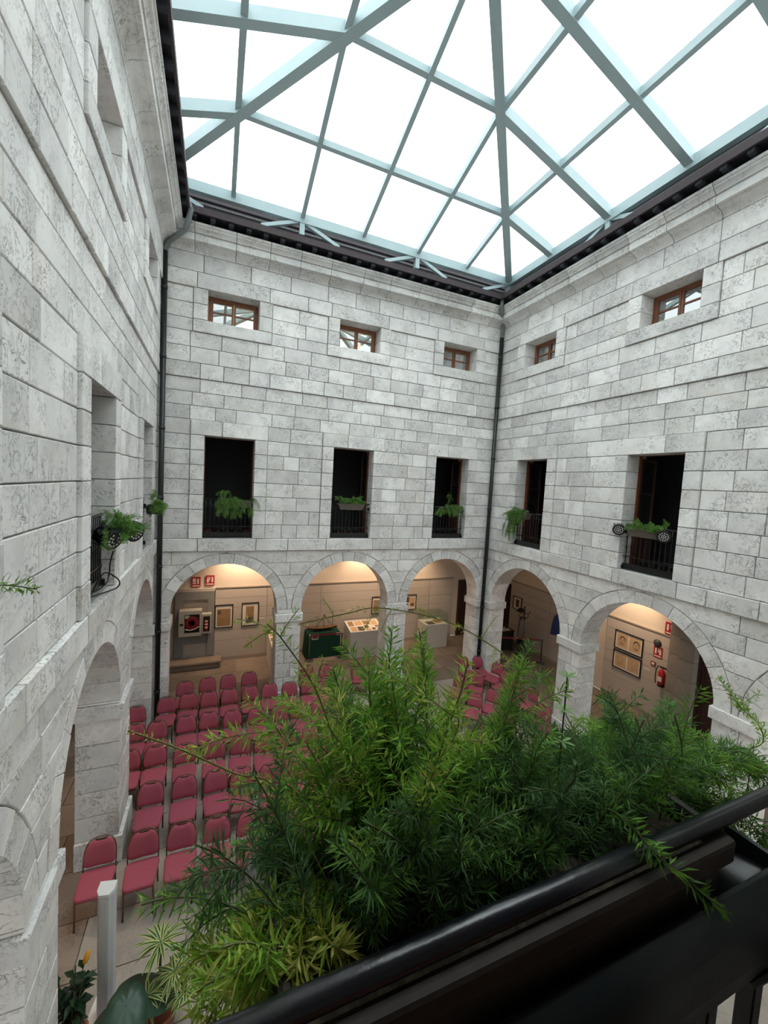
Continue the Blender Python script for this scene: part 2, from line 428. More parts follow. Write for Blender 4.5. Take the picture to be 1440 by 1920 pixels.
    while U1-cuts[-1] > 1.15: cuts.append(cuts[-1]+random.uniform(.75, .98))
    cuts.append(U1)
    for i, (a_, b_) in enumerate(zip(cuts, cuts[1:])):
        g = .006
        f0 = (lambda d, z: w.fn(U0+max(d, 0), d, z)) if i == 0 else (lambda d, z, A=a_+g: w.fn(A, d, z))
        f1 = (lambda d, z: w.fn(U1-max(d, 0), d, z)) if i == len(cuts)-2 else (lambda d, z, B=b_-g: w.fn(B, d, z))
        C = Vector(w.fn((a_+b_)/2, .2, 12.1))
        mb = MB().prism(PROF, lambda d, z: Vector(f0(d, z))-C, lambda d, z: Vector(f1(d, z))-C)
        mb.build('cornice_stone', 'limestone', w.obj, loc=C)
    core = w.core.build('wall_core', 'mortar', w.obj)

DB = (1.689, 5.069, 8.437); DR = (-1.846, -5.519, -9.19); DL = (-1.67, -5.27, -8.87)
wb = Wall('wall_back', lambda u, d, z: (u, -d, z), False, 0, W, 'pale limestone back wall of the court with three arches')
wl = Wall('wall_left', lambda u, d, z: (d, u, z), False, LF, 0, 'pale limestone left wall of the court seen at a slant')
wr = Wall('wall_right', lambda u, d, z: (W-d, u, z), True, LF, 0, 'pale limestone right wall of the court beyond the corner pipe')
build_wall(wb, DB, DB, 1.345)
build_wall(wl, DL[::-1], (-8.92, -5.30, -1.62), 1.42)
build_wall(wr, DR[::-1], (-9.24, -5.56, -1.88), 1.50)
# front wall (behind the camera) with the doorway the camera stands in
fm = MB()
for a, b in (((-.6, LF-.6, 0), (.86, LF, 12.37)), ((2.62, LF-.6, 0), (W+.6, LF, 12.37)), ((.86, LF-.6, 0), (2.62, LF, 4.86)), ((.86, LF-.6, 7.9), (2.62, LF, 12.37))):
    fm.box(a, b)
struct(fm.build('wall_front', 'limestone'), 'stone wall around the doorway of the near balcony')
struct(MB().box((-.6, LF-3.5, 4.70), (W+.6, LF-.05, 4.86)).build('floor_upper', 'terracotta'), 'floor of the near balcony room')
bk = MB(); bk.box((-1, LF-3.5, 4.86), (4.5, LF-3.3, 8.2)); bk.box((-1, LF-3.5, 8.0), (4.5, LF-.6, 8.2)); bk.box((-1.2, LF-3.5, 4.86), (-1, LF-.6, 8.2)); bk.box((4.5, LF-3.5, 4.86), (4.7, LF-.6, 8.2))
struct(bk.build('wall_rear_room', 'gallery_white'), 'pale room behind the near balcony')

# ------------------------------------------------------------------ galleries round the court
XO0, XO1, YO1 = -3.6, 13.6, 3.6
sh = MB()
sh.box((XO0-.2, YO1, 0), (XO1+.2, YO1+.2, 12.37)); sh.box((XO1, LF-.6, 0), (XO1+.2, YO1, 12.37)); sh.box((XO0-.2, LF-.6, 0), (XO0, YO1, 12.37))
struct(sh.build('wall_outer', 'plaster'), 'cream plaster outer wall of the galleries')
def ringslab(name, mat, z0, z1, label, inn=.40):
    m = MB()
    m.box((XO0, inn, z0), (XO1, YO1, z1)); m.box((XO0, LF-.6, z0), (-inn, inn, z1)); m.box((W+inn, LF-.6, z0), (XO1, inn, z1))
    return struct(m.build(name, mat), label)
ringslab('ceiling_arcade', 'plaster', 4.46, 4.80, 'cream arcade ceiling')
ringslab('floor_gallery', 'terracotta', 4.80, 4.862, 'terracotta gallery floor of the first storey')
ringslab('ceiling_gallery', 'gallery_white', 8.0, 8.4, 'slab between the first and second storey')
ringslab('ceiling_attic', 'gallery_white', 11.9, 12.1, 'attic ceiling')
ringslab('roof_slab', 'eave_dark', 12.37, 12.50, 'dark eave deck above the cornice', inn=.0)
dk = MB()  # first storey inner walls and ceiling, interior dimness put into their colour
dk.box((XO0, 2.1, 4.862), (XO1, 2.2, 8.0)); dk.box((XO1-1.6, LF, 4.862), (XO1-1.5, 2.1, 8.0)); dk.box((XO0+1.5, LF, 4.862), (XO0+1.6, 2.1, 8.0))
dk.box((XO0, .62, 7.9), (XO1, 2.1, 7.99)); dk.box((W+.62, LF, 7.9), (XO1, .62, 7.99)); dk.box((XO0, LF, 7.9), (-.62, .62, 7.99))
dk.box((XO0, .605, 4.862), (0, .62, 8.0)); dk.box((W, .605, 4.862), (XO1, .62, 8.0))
struct(dk.build('wall_gallery', 'dim_room_shade'), 'inner wall of the first storey gallery, room shade painted as near-black')

# ---- courtyard and arcade floor, slab by slab
fl = struct(link(bpy.data.objects.new('floor', None)), 'stone slab floor of the court and arcades')
MB().box((XO0, LF-.6, -.3), (XO1, YO1, -.03)).build('floor_bed', 'mortar', fl)
y = LF; row = 0
while y < YO1-.05:
    h = min(random.uniform(.72, .98), YO1-y)
    if YO1-y-h < .3: h = YO1-y
    x = XO0
    while x < XO1-.05:
        L = min(random.uniform(.95, 1.5), XO1-x)
        if XO1-x-L < .4: L = XO1-x
        cx, cy = x+L/2, y+h/2; g = .006
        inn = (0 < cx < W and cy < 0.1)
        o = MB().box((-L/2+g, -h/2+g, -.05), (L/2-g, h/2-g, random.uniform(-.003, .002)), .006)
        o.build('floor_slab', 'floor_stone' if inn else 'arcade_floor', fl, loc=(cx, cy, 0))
        x += L
    y += h; row += 1

# ---- panelled arcade walls
def panels(fn, u0, u1, widths, zs):
    root = struct(link(bpy.data.objects.new('trim_panelling', None)), 'beige board panelling on the arcade wall')
    u = u0; i = 0
    while u < u1-.05:
        wd = min(widths[i % len(widths)], u1-u); i += 1
        for za, zb in zip(zs, zs[1:]):
            a = fn(u+.006, 0, za+.004); b = fn(u+wd-.006, .03, zb-.004)
            boxo('wall_panel', 'panel_beige', a, b, root)
        u += wd
    boxo('picture_rail', 'panel_trim', fn(u0, 0, zs[-1]), fn(u1, .055, zs[-1]+.035), root)
    boxo('skirting', 'panel_trim', fn(u0, 0, 0), fn(u1, .045, .12), root)
PZ = (.12, .74, 1.12, 1.50, 1.88, 2.25, 2.61)
fb_ = lambda u, d, z: (u, YO1-d, z)
fr_ = lambda u, d, z: (XO1-d, u, z)
panels(fb_, 1.46, 11.15, (1.75, 2.0, 2.35, 2.4), PZ)
panels(fb_, XO0, .22, (1.9,), PZ)
panels(fr_, -4.18, -2.12, (2.06,), PZ)
panels(fr_, -1.75, 2.6, (2.1, 2.25), PZ)
panels(lambda u, d, z: (XO0+d, u, z), LF, YO1, (2.4,), PZ)
# grey niche framing the hose cabinet and the old stone step below it
nk = struct(link(bpy.data.objects.new('trim_niche', None)), 'grey painted niche framing in the arcade wall')
boxo('niche_back', 'panel_beige', (.24, 3.55, .1), (1.44, 3.6, 2.55), nk)
boxo('niche_side', 'niche_grey', (.22, 3.44, .30), (.48, 3.6, 2.56), nk); boxo('niche_side', 'niche_grey', (1.24, 3.44, .30), (1.44, 3.6, 2.56), nk)
boxo('niche_top', 'niche_grey', (.48, 3.44, 2.28), (1.24, 3.6, 2.56), nk)
boxo('niche_panel', 'niche_grey', (.50, 3.50, .72), (1.22, 3.56, 1.16), nk)
boxo('niche_architrave', 'panel_beige', (.20, 3.50, 2.56), (1.46, 3.6, 2.64), nk)
st = MB(); st.box((.10, 3.02, 0), (1.62, 3.43, .20), .03); st.box((.02, 2.95, .18), (1.70, 3.43, .28), .035)
tag(st.build('stone_bench', 'arcade_floor'), 'worn stone ledge below the fire hose cabinet', 'ledge')
# pilaster, door leaves deeper in the arcades
pi = struct(link(bpy.data.objects.new('trim_pilaster', None)), 'stone pilaster beside the fire extinguisher')
for i, z in enumerate((0, .55, 1.1, 1.65, 2.2, 2.75, 3.3, 3.85)): boxo('pilaster_stone', 'old_stone', (XO1-.16, -4.52, z+.005), (XO1, -4.20, min(z+.55, 4.46)-.005), pi, .006)
for i, z in enumerate((0, .55, 1.1, 1.65, 2.2, 2.75, 3.3, 3.85)): boxo('pilaster_stone', 'old_stone', (XO1-.30, -4.95, z+.005), (XO1, -4.53, min(z+.55, 4.46)-.005), pi, .006)
def timber_door(name, fn, u0, u1, h, label, mat='wood_dark'):
    d = struct(link(bpy.data.objects.new(name, None)), label)
    boxo('door_frame', mat, fn(u0-.09, 0, 0), fn(u0, .10, h+.09), d); boxo('door_frame', mat, fn(u1, 0, 0), fn(u1+.09, .10, h+.09), d); boxo('door_frame', mat, fn(u0, 0, h), fn(u1, .10, h+.09), d)
    m = (u0+u1)/2
    for a, b in ((u0, m), (m, u1)):
        lf = boxo('door_leaf', mat, fn(a+.01, .01, .01), fn(b-.01, .05, h), d)
        for z0, z1 in ((.2, h*.45), (h*.5, h-.15)):
            c = lf.location; p, q = fn(a+.12, .05, z0), fn(b-.12, .065, z1)
            MB().box([p[i]-c[i] for i in range(3)], [q[i]-c[i] for i in range(3)], .008).build('door_panel', mat, lf)
timber_door('door_1', fb_, 11.52, 12.9, 2.42, 'dark timber double door at the end of the back arcade')
timber_door('door_2', fr_, -6.4, -5.0, 2.6, 'dark reddish timber door in the right arcade')
timber_door('door_3', fr_, 2.75, 3.5, 2.35, 'dark door in the corner of the right arcade')

# ------------------------------------------------------------------ eaves and glass roof
def eaves(name, fn, U0, U1, label, top):
    e = struct(link(bpy.data.objects.new(name, None)), label)
    m = MB()
    bd = [(.62, 12.49), (.665, 12.49), (.665, 12.635), (.62, 12.635)]
    m.prism(bd, lambda d, z: fn(U0+d, d, z), lambda d, z: fn(U1-d, d, z)); m.build('fascia_board', 'eave_wood', e)
    m = MB(); sf = [(-.1, 12.47), (.63, 12.52), (.63, 12.60), (-.1, 12.56)]
    m.prism(sf, lambda d, z: fn(U0+max(d, 0), d, z), lambda d, z: fn(U1-max(d, 0), d, z)); m.build('soffit', 'eave_dark', e)
    u = U0+.75
    while u < U1-.7:
        a = Vector(fn(u, .34, 12.43)); b = Vector(fn(u, .625, 12.49))
        MB().bar(Vector(fn(u, .20, 12.42))-a, Vector(fn(u, .625, 12.47))-a, .11, .11)  .build('rafter_tail', 'eave_dark', e, loc=a)
        u += .40
    m = MB(); up = [(.12, 12.55), (.16, 12.55), (.16, top), (.12, top)]
    m.prism(up, lambda d, z: fn(U0+d, d, z), lambda d, z: fn(U1-d, d, z)); m.build('upstand', 'eave_wood', e)
    m = MB(); m.tube([fn(U0+.3, .26, 12.93), fn(U1-.3, .26, 12.93)], .022, 8); m.build('cable_pipe', 'pipe_grey', e, smooth=True)
    m = MB(); m.tube([fn(U0+.3, .24, 13.04), fn(U1-.3, .24, 13.04)], .035, 8); m.build('gutter_pipe', 'eave_dark', e, smooth=True)
    return e
eaves('trim_1', wb.fn, 0, W, 'brown eave boards above the back wall cornice', 13.42)
eaves('trim_2', wl.fn, LF, 0, 'dark eave boards above the left wall cornice', 13.42)
eaves('trim_3', wr.fn, LF, 0, 'brown eave boards above the right wall cornice', 13.20)
XL, XR, Y0, ZG, GY, HH = -.05, 9.71, .60, 13.10, 1.76, .525
GX = (XR-XL)/6
def P(i, j, up=0.):          # plan grid node: i along x 0..6, j along y 0..6 (towards the camera)
    k = min(i, j, 6-i, 6-j); return Vector((XL+i*GX, -Y0-j*GY, ZG+k*HH+up))
roof = struct(link(bpy.data.objects.new('ceiling', None)), 'glazed pyramid roof on blue-grey steel beams')
def beam(name, p, q, w, h):
    c = (p+q)/2; return MB().bar(p-c, q-c, w, h).build(name, 'steel', roof, loc=c)
for a, b in (((0,0),(6,0)), ((6,0),(6,6)), ((6,6),(0,6)), ((0,6),(0,0))): beam('edge_beam', P(*a, -.03), P(*b, -.03), .14, .23)
for a in ((0,0),(6,0),(0,6),(6,6)): beam('hip_beam', P(*a), P(3,3), .19, .23)
for n in range(1, 6):
    k = min(n, 6-n)
    for (a, b) in (((n,0),(n,k)), ((n,6),(n,6-k))):   beam('rafter', P(*a, .02), P(*b, .02), .10, .15)
    for (a, b) in (((0,n),(k,n)), ((6,n),(6-k,n))):   beam('rafter', P(*a, .02), P(*b, .02), .17, .21)
for k in (1, 2):
    for a, b in (((k,k),(6-k,k)), ((6-k,6-k),(k,6-k))): beam('purlin', P(*a, .02), P(*b, .02), .115, .13)
    for a, b in (((6-k,k),(6-k,6-k)), ((k,6-k),(k,k))): beam('purlin', P(*a, .02), P(*b, .02), .11, .15)
def pane(nodes):
    ps = [P(*n, .13) for n in nodes]; c = sum(ps, Vector())/len(ps)
    ins = [(p-c)*.975 for p in ps]; up = (ps[1]-ps[0]).cross(ps[2]-ps[0]).normalized()
    if up.z < 0: up = -up; 
    n = len(ins); MB().add(ins+[p+up*.014 for p in ins], [tuple(range(n)), tuple(range(2*n-1, n-1, -1))]+[(i, (i+1) % n, n+(i+1) % n, n+i) for i in range(n)]).build('glass_pane', 'roof_glass', roof, loc=c)
rots = [lambda i, j: (i, j), lambda i, j: (6-j, i), lambda i, j: (6-i, 6-j), lambda i, j: (j, 6-i)]
for T in rots:
    for k in range(3):
        for n in range(k, 6-k):
            if n == k: nn = [(n, k), (n+1, k), (n+1, k+1)]
            elif n == 5-k: nn = [(n, k), (n+1, k), (n, k+1)]
            else: nn = [(n, k), (n+1, k), (n+1, k+1), (n, k+1)]
            pane([T(*q) for q in nn])
# glazing bars: slim grey caps where panes sit on the beams are part of the beams; brackets to the eaves follow
def bracket(p, along):
    p = Vector(p); al = Vector(along); out = Vector((-al.y, al.x, 0))
    beam('strut', p+Vector((0, 0, -.05)), p+Vector((0, 0, -.42)), .12, .12)
    for s_ in (-1, 1): beam('strut', p+Vector((0, 0, -.08)), p+al*(.98*s_)+Vector((0, 0, -.46)), .085, .085)
for n in (0, 2, 4, 6): bracket(P(n, 0), (1, 0, 0))
for n in (2, 4): bracket(P(6, n), (0, 1, 0)); bracket(P(0, n), (0, 1, 0))

# ------------------------------------------------------------------ downpipes
def downpipe(label, x, y, top, pts):
    t = thing('downpipe', label, 'pipe', (x, y, 0))
    MB().tube([(0, 0, 0), (0, 0, top)], .062, 14).build('pipe', 'pipe_black', t, smooth=True)
    for z in (1.0, 2.55, 4.2, 5.9, 7.6, 9.3, 10.9): MB().lathe([(.064, -.04), (.072, -.035), (.072, .035), (.064, .04)], (0, 0, z), 14).build('collar', 'pipe_black', t, smooth=True)
    MB().tube([(0, 0, top-.02)]+pts, .058, 12).build('elbow', 'pipe_grey', t, smooth=True)
downpipe('black downpipe in the left corner of the court', .13, -.14, 11.72, [(.02, -.02, 11.82), (.10, -.10, 11.92), (.30, -.30, 12.02), (.44, -.42, 12.10), (.50, -.50, 12.25), (.56, -.55, 12.50), (.52, -.60, 12.58), (.46, -.6, 12.60)])
downpipe('black downpipe in the right corner of the court', W-.17, -.17, 11.55, [(0, 0, 11.8), (-.02, -.02, 12.0), (-.16, -.16, 12.12), (-.38, -.36, 12.22), (-.42, -.42, 12.35), (-.42, -.42, 12.52)])

# ------------------------------------------------------------------ windows of the top storey, glazed doors, railings
def window(n, fn, c, label):
    w_ = struct(link(bpy.data.objects.new('window_%d' % n, None)), label)
    D = -.30; f = .065
    for a, b in (((c-HW, WB), (c+HW, WB+f)), ((c-HW, WT-f), (c+HW, WT)), ((c-HW, WB+f), (c-HW+f, WT-f)), ((c+HW-f, WB+f), (c+HW, WT-f))):
        boxo('window_frame', 'wood', fn(a[0], D-.07, a[1]), fn(b[0], D, b[1]), w_, .006)
    for s_ in (-1, 1):
        a, b = (c-HW+f, c) if s_ < 0 else (c, c+HW-f)
        C = Vector(fn((a+b)/2, D, (WB+WT)/2)); m = MB(); zm = (WB+WT)/2
        for p, q in ((fn(a+.005, D-.045, WB+f), fn(a+.05, D+.012, WT-f)), (fn(b-.05, D-.045, WB+f), fn(b-.005, D+.012, WT-f)), (fn(a+.05, D-.04, WB+f), fn(b-.05, D+.008, WB+f+.045)), (fn(a+.05, D-.04, WT-f-.045), fn(b-.05, D+.008, WT-f))):
            m.box(Vector(p)-C, Vector(q)-C)
        sa = m.build('sash', 'wood', w_, loc=C)
        sub(boxo('sash_bar', 'wood', fn(a+.05, D-.04, zm-.016), fn(b-.05, D+.006, zm+.016), w_), sa)
        for z0, z1 in ((WB+f+.045, zm-.016), (zm+.016, WT-f-.045)): sub(boxo('pane', 'window_glass', fn(a+.05, D-.024, z0), fn(b-.05, D-.018, z1), w_), sa)
n = 0
for k, c in enumerate(DB): n += 1; window(n, wb.fn, c, 'small four pane timber window high on the back wall, %s from the left' % ('first', 'second', 'third')[k])
for k, c in enumerate(DR): n += 1; window(n, wr.fn, c, 'small four pane timber window high on the right wall, %s from the corner' % ('first', 'second', 'third')[k])
for k, c in enumerate(DL): n += 1; window(n, wl.fn, c, 'small timber window high on the left wall, %s from the corner' % ('first', 'second', 'third')[k])

def doorway(n, fn, c, label, open_side=1):
    w_ = struct(link(bpy.data.objects.new('door_%d' % n, None)), label); D = -.34
    for a, b in (((c-HW-.08, ZB), (c-HW+.006, ZT)), ((c+HW-.006, ZB), (c+HW+.08, ZT)), ((c-HW, ZT-.005), (c+HW, ZT+.08))):
        boxo('door_frame', 'wood', fn(a[0], D-.09, a[1]), fn(b[0], D, b[1]), w_, .006)
    for s_ in (-1, 1):     # leaves folded back into the room
        u = c+s_*(HW+.012)
        C = Vector(fn(u, D-.36, ZB+1.3)); m = MB()
        for a, b in (((D-.62, ZB+.02), (D-.10, ZB+.10)), ((D-.62, ZB+.10), (D-.57, ZT-.05)), ((D-.15, ZB+.10), (D-.10, ZT-.05)), ((D-.57, ZT-.11), (D-.15, ZT-.05)), ((D-.57, ZB+.9), (D-.15, ZB+.95)), ((D-.57, ZB+1.75), (D-.15, ZB+1.78))):
            m.box(Vector(fn(u-.022, a[0], a[1]))-C, Vector(fn(u+.022, b[0], b[1]))-C)
        lf = m.build('door_leaf', 'wood_dark', w_, loc=C)
        sub(boxo('door_pane', 'window_glass', fn(u-.004, D-.57, ZB+.95), fn(u+.004, D-.15, ZB+1.75), w_), lf); sub(boxo('door_pane', 'window_glass', fn(u-.004, D-.57, ZB+1.78), fn(u+.004, D-.15, ZT-.11), w_), lf)
        sub(boxo('door_panel', 'wood_dark', fn(u-.012, D-.57, ZB+.10), fn(u+.012, D-.15, ZB+.9), w_), lf)
def railing(fn, c, label, hw=HW, d=-.10):
    C = Vector(fn(c, d, ZB)); t = thing('balcony_railing', label, 'railing', C, 0, 'iron railings of the first storey doorways')
    L = lambda u, dd, z: tuple(Vector(fn(c+u, d+dd, z))-C)
    mb = MB(); mb.tube([L(-hw, 0, ZB+1.02), L(hw, 0, ZB+1.02)], .020, 8); mb.build('top_rail', 'iron', t, smooth=True)
    for z, h in ((.10, .05), (.86, .03), (.30, .02)): MB().box(L(-hw, -.014, ZB+z), L(hw, .014, ZB+z+h)).build('cross_rail', 'iron', t)
    boxo('kick_plate', 'iron', L(-hw, -.006, ZB+.01), L(hw, .006, ZB+.11), t)
    nb = 11; base = None
    for i in range(nb):
        u = -hw+.06+(2*hw-.12)*i/(nb-1); p = Vector(L(u, 0, ZB+.1))
        prof = [(.010, 0), (.010, .16), (.020, .18), (.020, .20), (.010, .22), (.012, .40), (.021, .43), (.012, .46), (.010, .62), (.018, .645), (.010, .67), (.010, .92)]
        if base is None: base = MB().lathe(prof, (0, 0, 0), 8).mesh('baluster', 'iron', True)
        o = bpy.data.objects.new('baluster', base); o.location = p; link(o, t)
    for s_ in (-1, 1): boxo('wall_bracket', 'iron', L(s_*hw, -.03, ZB+.02), L(s_*(hw-.03), .05, ZB+.10), t); boxo('wall_bracket', 'iron', L(s_*hw, -.03, ZB+.84), L(s_*(hw-.03), .05, ZB+.93), t)
k = 3; oc = ('first', 'second', 'third')
for i, c in enumerate(DB): k += 1; doorway(k, wb.fn, c, 'open balcony doorway in the back wall, %s from the left' % oc[i]); railing(wb.fn, c, 'black iron railing across the %s back wall doorway from the left' % oc[i])
for i, c in enumerate(DR[:2]): k += 1; doorway(k, wr.fn, c, 'open balcony doorway in the right wall, %s from the corner' % oc[i]); railing(wr.fn, c, 'black iron railing across the right wall doorway %s' % ('beside the corner pipe', 'with two spotlights')[i])
for i, c in enumerate(DL[:2]): k += 1; doorway(k, wl.fn, c, 'open balcony doorway in the left wall, %s from the corner' % oc[i]); railing(wl.fn, c, 'black iron railing across the left wall doorway %s' % ('beside the corner pipe', 'with the hanging cable')[i])

# ------------------------------------------------------------------ foliage
def blade(mb, p, d, up, L, w, tone, bend=.2):
    d = d.normalized(); s_ = d.cross(up)
    s_ = s_.normalized() if s_.length > 1e-5 else d.orthogonal().normalized()
    n_ = s_.cross(d)
    m = p+d*L*.5+n_*L*bend*.25; e = p+d*L-n_*L*bend*.25
    mb.add([p, m-s_*w/2, m+s_*w/2, e, m-n_*w*.35], [(0, 1, 4), (0, 4, 2), (1, 3, 4), (4, 3, 2)], tone)
def rv(rg): return Vector((rg.gauss(0, 1), rg.gauss(0, 1), rg.gauss(0, 1))).normalized()
def spray(lf, stm, pts, rg, leafL=.022, leafW=.0024, step=.006, per=3, tone=.4, r=.0012, start=.12, plume=None):
    """a stem through pts, whorled with needle leaves; plume = length of side shoots"""
    tot = []
    fine = []
    for a, b in zip(pts, pts[1:]):
        nseg = max(2, int((b-a).length/step))
        fine += [a+(b-a)*(i/nseg) for i in range(nseg)]
    fine.append(pts[-1])
    stm.tube([fine[i] for i in range(0, len(fine), 3)]+[fine[-1]], r, 4, tone=min(1, tone*.9+.1), caps=False)
    n = len(fine)
    for i in range(int(n*start), n):
        d = (fine[min(i+1, n-1)]-fine[max(i-1, 0)]).normalized(); t = i/n
        taper = min(1, (1-t)*4+.45)
        for k in range(per):
            v = rv(rg); v = (v-d*v.dot(d)).normalized(); dr = (v+d*rg.uniform(.25, .9)).normalized()
            blade(lf, fine[i]+v*r, dr, rv(rg), leafL*rg.uniform(.6, 1.15)*taper, leafW*rg.uniform(.8, 1.2), min(1, max(0, tone+rg.uniform(-.14, .14)+.12*t)), rg.uniform(-.3, .5))
def curve(p0, d0, L, rg, sag=.6, n=10, wob=.12):
    pts = [Vector(p0)]; d = Vector(d0).normalized()
    for i in range(n):
        d = (d+Vector((0, 0, -sag/n))+rv(rg)*wob/n*2).normalized(); pts.append(pts[-1]+d*L/n)
    return pts
def keep_out(pts, C):
    out = []
    for p in pts:
        q = p+C; lim = -10.905
        if q.y < lim: q.y = lim+(lim-q.y)*.6
        out.append(q-C)
    return out
def fern(name, label, base, rg, nst, L, spread, sag, leafL, leafW, step, per, tone, side=3, parent=None, dirs=None, group=None, r=.0015, cat='fern', near=False):
    """an asparagus fern: arching stems with short side shoots, all set with needle leaves"""
    C = Vector(base[0]) if isinstance(base[0], (tuple, list, Vector)) else Vector(base)
    t = thing(name, label, cat, C, 0, group)
    lf, stm = MB(), MB()
    for i in range(nst):
        b = Vector(base[rg.randrange(len(base))]) if isinstance(base[0], (tuple, list, Vector)) else Vector(base)
        b = b-C+Vector((rg.uniform(-.03, .03), rg.uniform(-.02, .02), 0))
        an = rg.uniform(0, 2*math.pi); d = Vector((math.cos(an)*spread, math.sin(an)*spread, rg.uniform(.5, 1.)))
        if dirs: d = (Vector(dirs[i % len(dirs)])+rv(rg)*.35)
        l_ = L*rg.uniform(.55, 1.1); tn = tone if not callable(tone) else tone(rg)
        pts = curve(b, d, l_, rg, sag*rg.uniform(.6, 1.5))
        if near: pts = keep_out(pts, C)
        spray(lf, stm, pts, rg, leafL, leafW, step, per, tn, r)
        for s_ in range(side):
            q = rg.randrange(3, 9); dd = (pts[q+1]-pts[q]).normalized()+rv(rg)*.8
            cv = curve(pts[q], dd, l_*rg.uniform(.22, .42), rg, sag*.8, 6)
            if near: cv = keep_out(cv, C)
            spray(lf, stm, cv, rg, leafL*.85, leafW, step, per, tn+.05, r*.7, 0.)
    stm.build('stems', 'fern_stem', t); o = lf.build('foliage', 'fern_leaf', t); o['kind'] = 'stuff'
    return t
def trough(name, label, fn, c, d, z, L, w, h, mat, lip=True, group=None):
    """hanging window box, tapered, with rim and soil"""
    C = Vector(fn(c, d, z)); t = thing(name, label, 'planter', C, 0, group)
    f = lambda u, dd, zz: Vector(fn(c+u, d+dd, z+zz))-C
    m = MB(); k = .82
    lo = [(-L/2*k, -w/2*k), (L/2*k, -w/2*k), (L/2*k, w/2*k), (-L/2*k, w/2*k)]; hi = [(-L/2, -w/2), (L/2, -w/2), (L/2, w/2), (-L/2, w/2)]
    ins = [(u*.94, v*.86) for u, v in hi]
    m.add([f(u, v, 0) for u, v in lo]+[f(u, v, h) for u, v in hi]+[f(u, v, h) for u, v in ins]+[f(u, v, h-.03) for u, v in ins],
          [(3, 2, 1, 0)]+[(a+i, a+(i+1) % 4, a+4+(i+1) % 4, a+4+i) for a in (0, 4, 8) for i in range(4)])
    m.build('box', mat, t)
    if lip:
        for i in range(4):
            a, b = hi[i], hi[(i+1) % 4]; MB().bar(f(*a, h-.012), f(*b, h-.012), .014, .030).build('rim', mat, t)
    m = MB(); m.add([f(u, v, h-.028) for u, v in ins]+[f(u, v, h-.05) for u, v in ins], [(0, 1, 2, 3), (7, 6, 5, 4)]+[(i, (i+1) % 4, 4+(i+1) % 4, 4+i) for i in range(4)]); m.build('soil', 'soil', t)
    return t
def spotlight(label, loc, aim, rad=.13, ln=.20, group='round black spotlights on the railings'):
    t = thing('spotlight', label, 'spotlight', loc, 0, group); ax = Vector(aim).normalized()
    MB().lathe([(rad*.55, -ln), (rad*.85, -ln+.03), (rad*.92, -.02), (rad, -.015), (rad, 0)], (0, 0, 0), 24, ax).build('housing', 'iron', t, smooth=True)
    fp_ = MB().lathe([(rad*.95, 0), (rad*.95, .004)], (0, 0, 0), 24, ax).build('front_plate', 'black', t)
    m = MB(); a = ax.orthogonal().normalized(); b = ax.cross(a)
    for rr, nn in ((.30, 6), (.62, 12), (.0, 1)):
        for i in range(nn):
            an = 2*math.pi*i/nn; m.lathe([(rad*.098, .004), (rad*.085, .008)], (a*math.cos(an)+b*math.sin(an))*rad*rr, 8, ax)
    o = m.build('lens_array', 'lens', fp_); o['kind'] = 'stuff'
    for i in range(10):
        an = 2*math.pi*i/10; e = (a*math.cos(an)+b*math.sin(an))
        MB().bar(e*rad*.93-ax*.14, e*rad*1.0-ax*.01, .006, .012, e).build('cooling_fin', 'iron', t)
    MB().tube([a*rad*1.05-ax*.06, a*rad*1.15-ax*.2, -a*0-ax*.26, -a*rad*1.15-ax*.2, -a*rad*1.05-ax*.06], .008, 6).build('yoke', 'iron', t)
    return t
rg = random.Random(21)
# ferns and boxes at the balconies, seen from across the court
def balcony(fn, c, d, L, z, lab, fl_, nst, FL, sag, dirs, mat='planter_box', off=0., per=3, tone=.36, lw=.0075):
    trough('window_box', lab, fn, c+off, d, z, L, .20, .17, mat, group='window boxes of the first storey')
    bs = [Vector(fn(c+off+u, d, z+.16)) for u in [L*(.8*i/6-.4) for i in range(7)]]
    dd = [Vector(fn(a, b, e))-Vector(fn(0, 0, 0)) for a, b, e in dirs]
    fern('asparagus_fern', fl_, bs, rg, nst, FL, .8, sag, .055, lw, .014, per, tone, 4, dirs=dd, group='ferns of the window boxes', r=.003)
out = [(-.5, .6, .6), (.5, .6, .6), (0, .8, .6), (-.9, .2, .5), (.9, .2, .5), (.2, .3, 1), (-.3, .3, 1)]
balcony(wb.fn, DB[0], .03, .80, 5.72, 'window box under the fern in the first back doorway', 'bushy green fern spilling over the first back wall railing', 40, .62, 3.0, out, off=.15)
balcony(wb.fn, DB[1], .03, .80, 5.74, 'brown window box on the middle back wall railing', 'short green fern in the brown box of the middle doorway', 24, .24, .8, [(-.5, .2, .8), (.5, .2, .8), (0, .2, 1), (-.2, -.2, 1)], off=-.02)
balcony(wb.fn, DB[2], .03, .60, 5.74, 'window box under the fern in the third back doorway', 'trailing green fern on the third back wall railing by the pipe', 30, .46, 2.2, out, off=.05)
balcony(wr.fn, DR[0], .05, .60, 5.72, 'window box under the trailing fern beside the right corner', 'long trailing fern on the right wall railing beside the corner pipe', 36, .48, 2.4, [(.7, .4, .5), (.3, .7, .5), (.9, .1, .4), (0, .5, 1), (.5, .3, .8)], off=.22)
balcony(wr.fn, DR[0]+.42, .12, .2, 5.50, 'small pot below the corner railing of the right wall', 'hanging fern strands below the corner railing of the right wall', 12, .75, 5., [(.2, .3, .3), (-.1, .3, .2)], off=0)
balcony(wr.fn, DR[1], .10, .78, 5.70, 'brown window box between two spotlights on the right wall', 'low green fern in the box between the spotlights', 30, .26, 1.2, [(-.5, .4, .8), (.5, .4, .8), (0, .4, 1), (0, -.2, 1)])
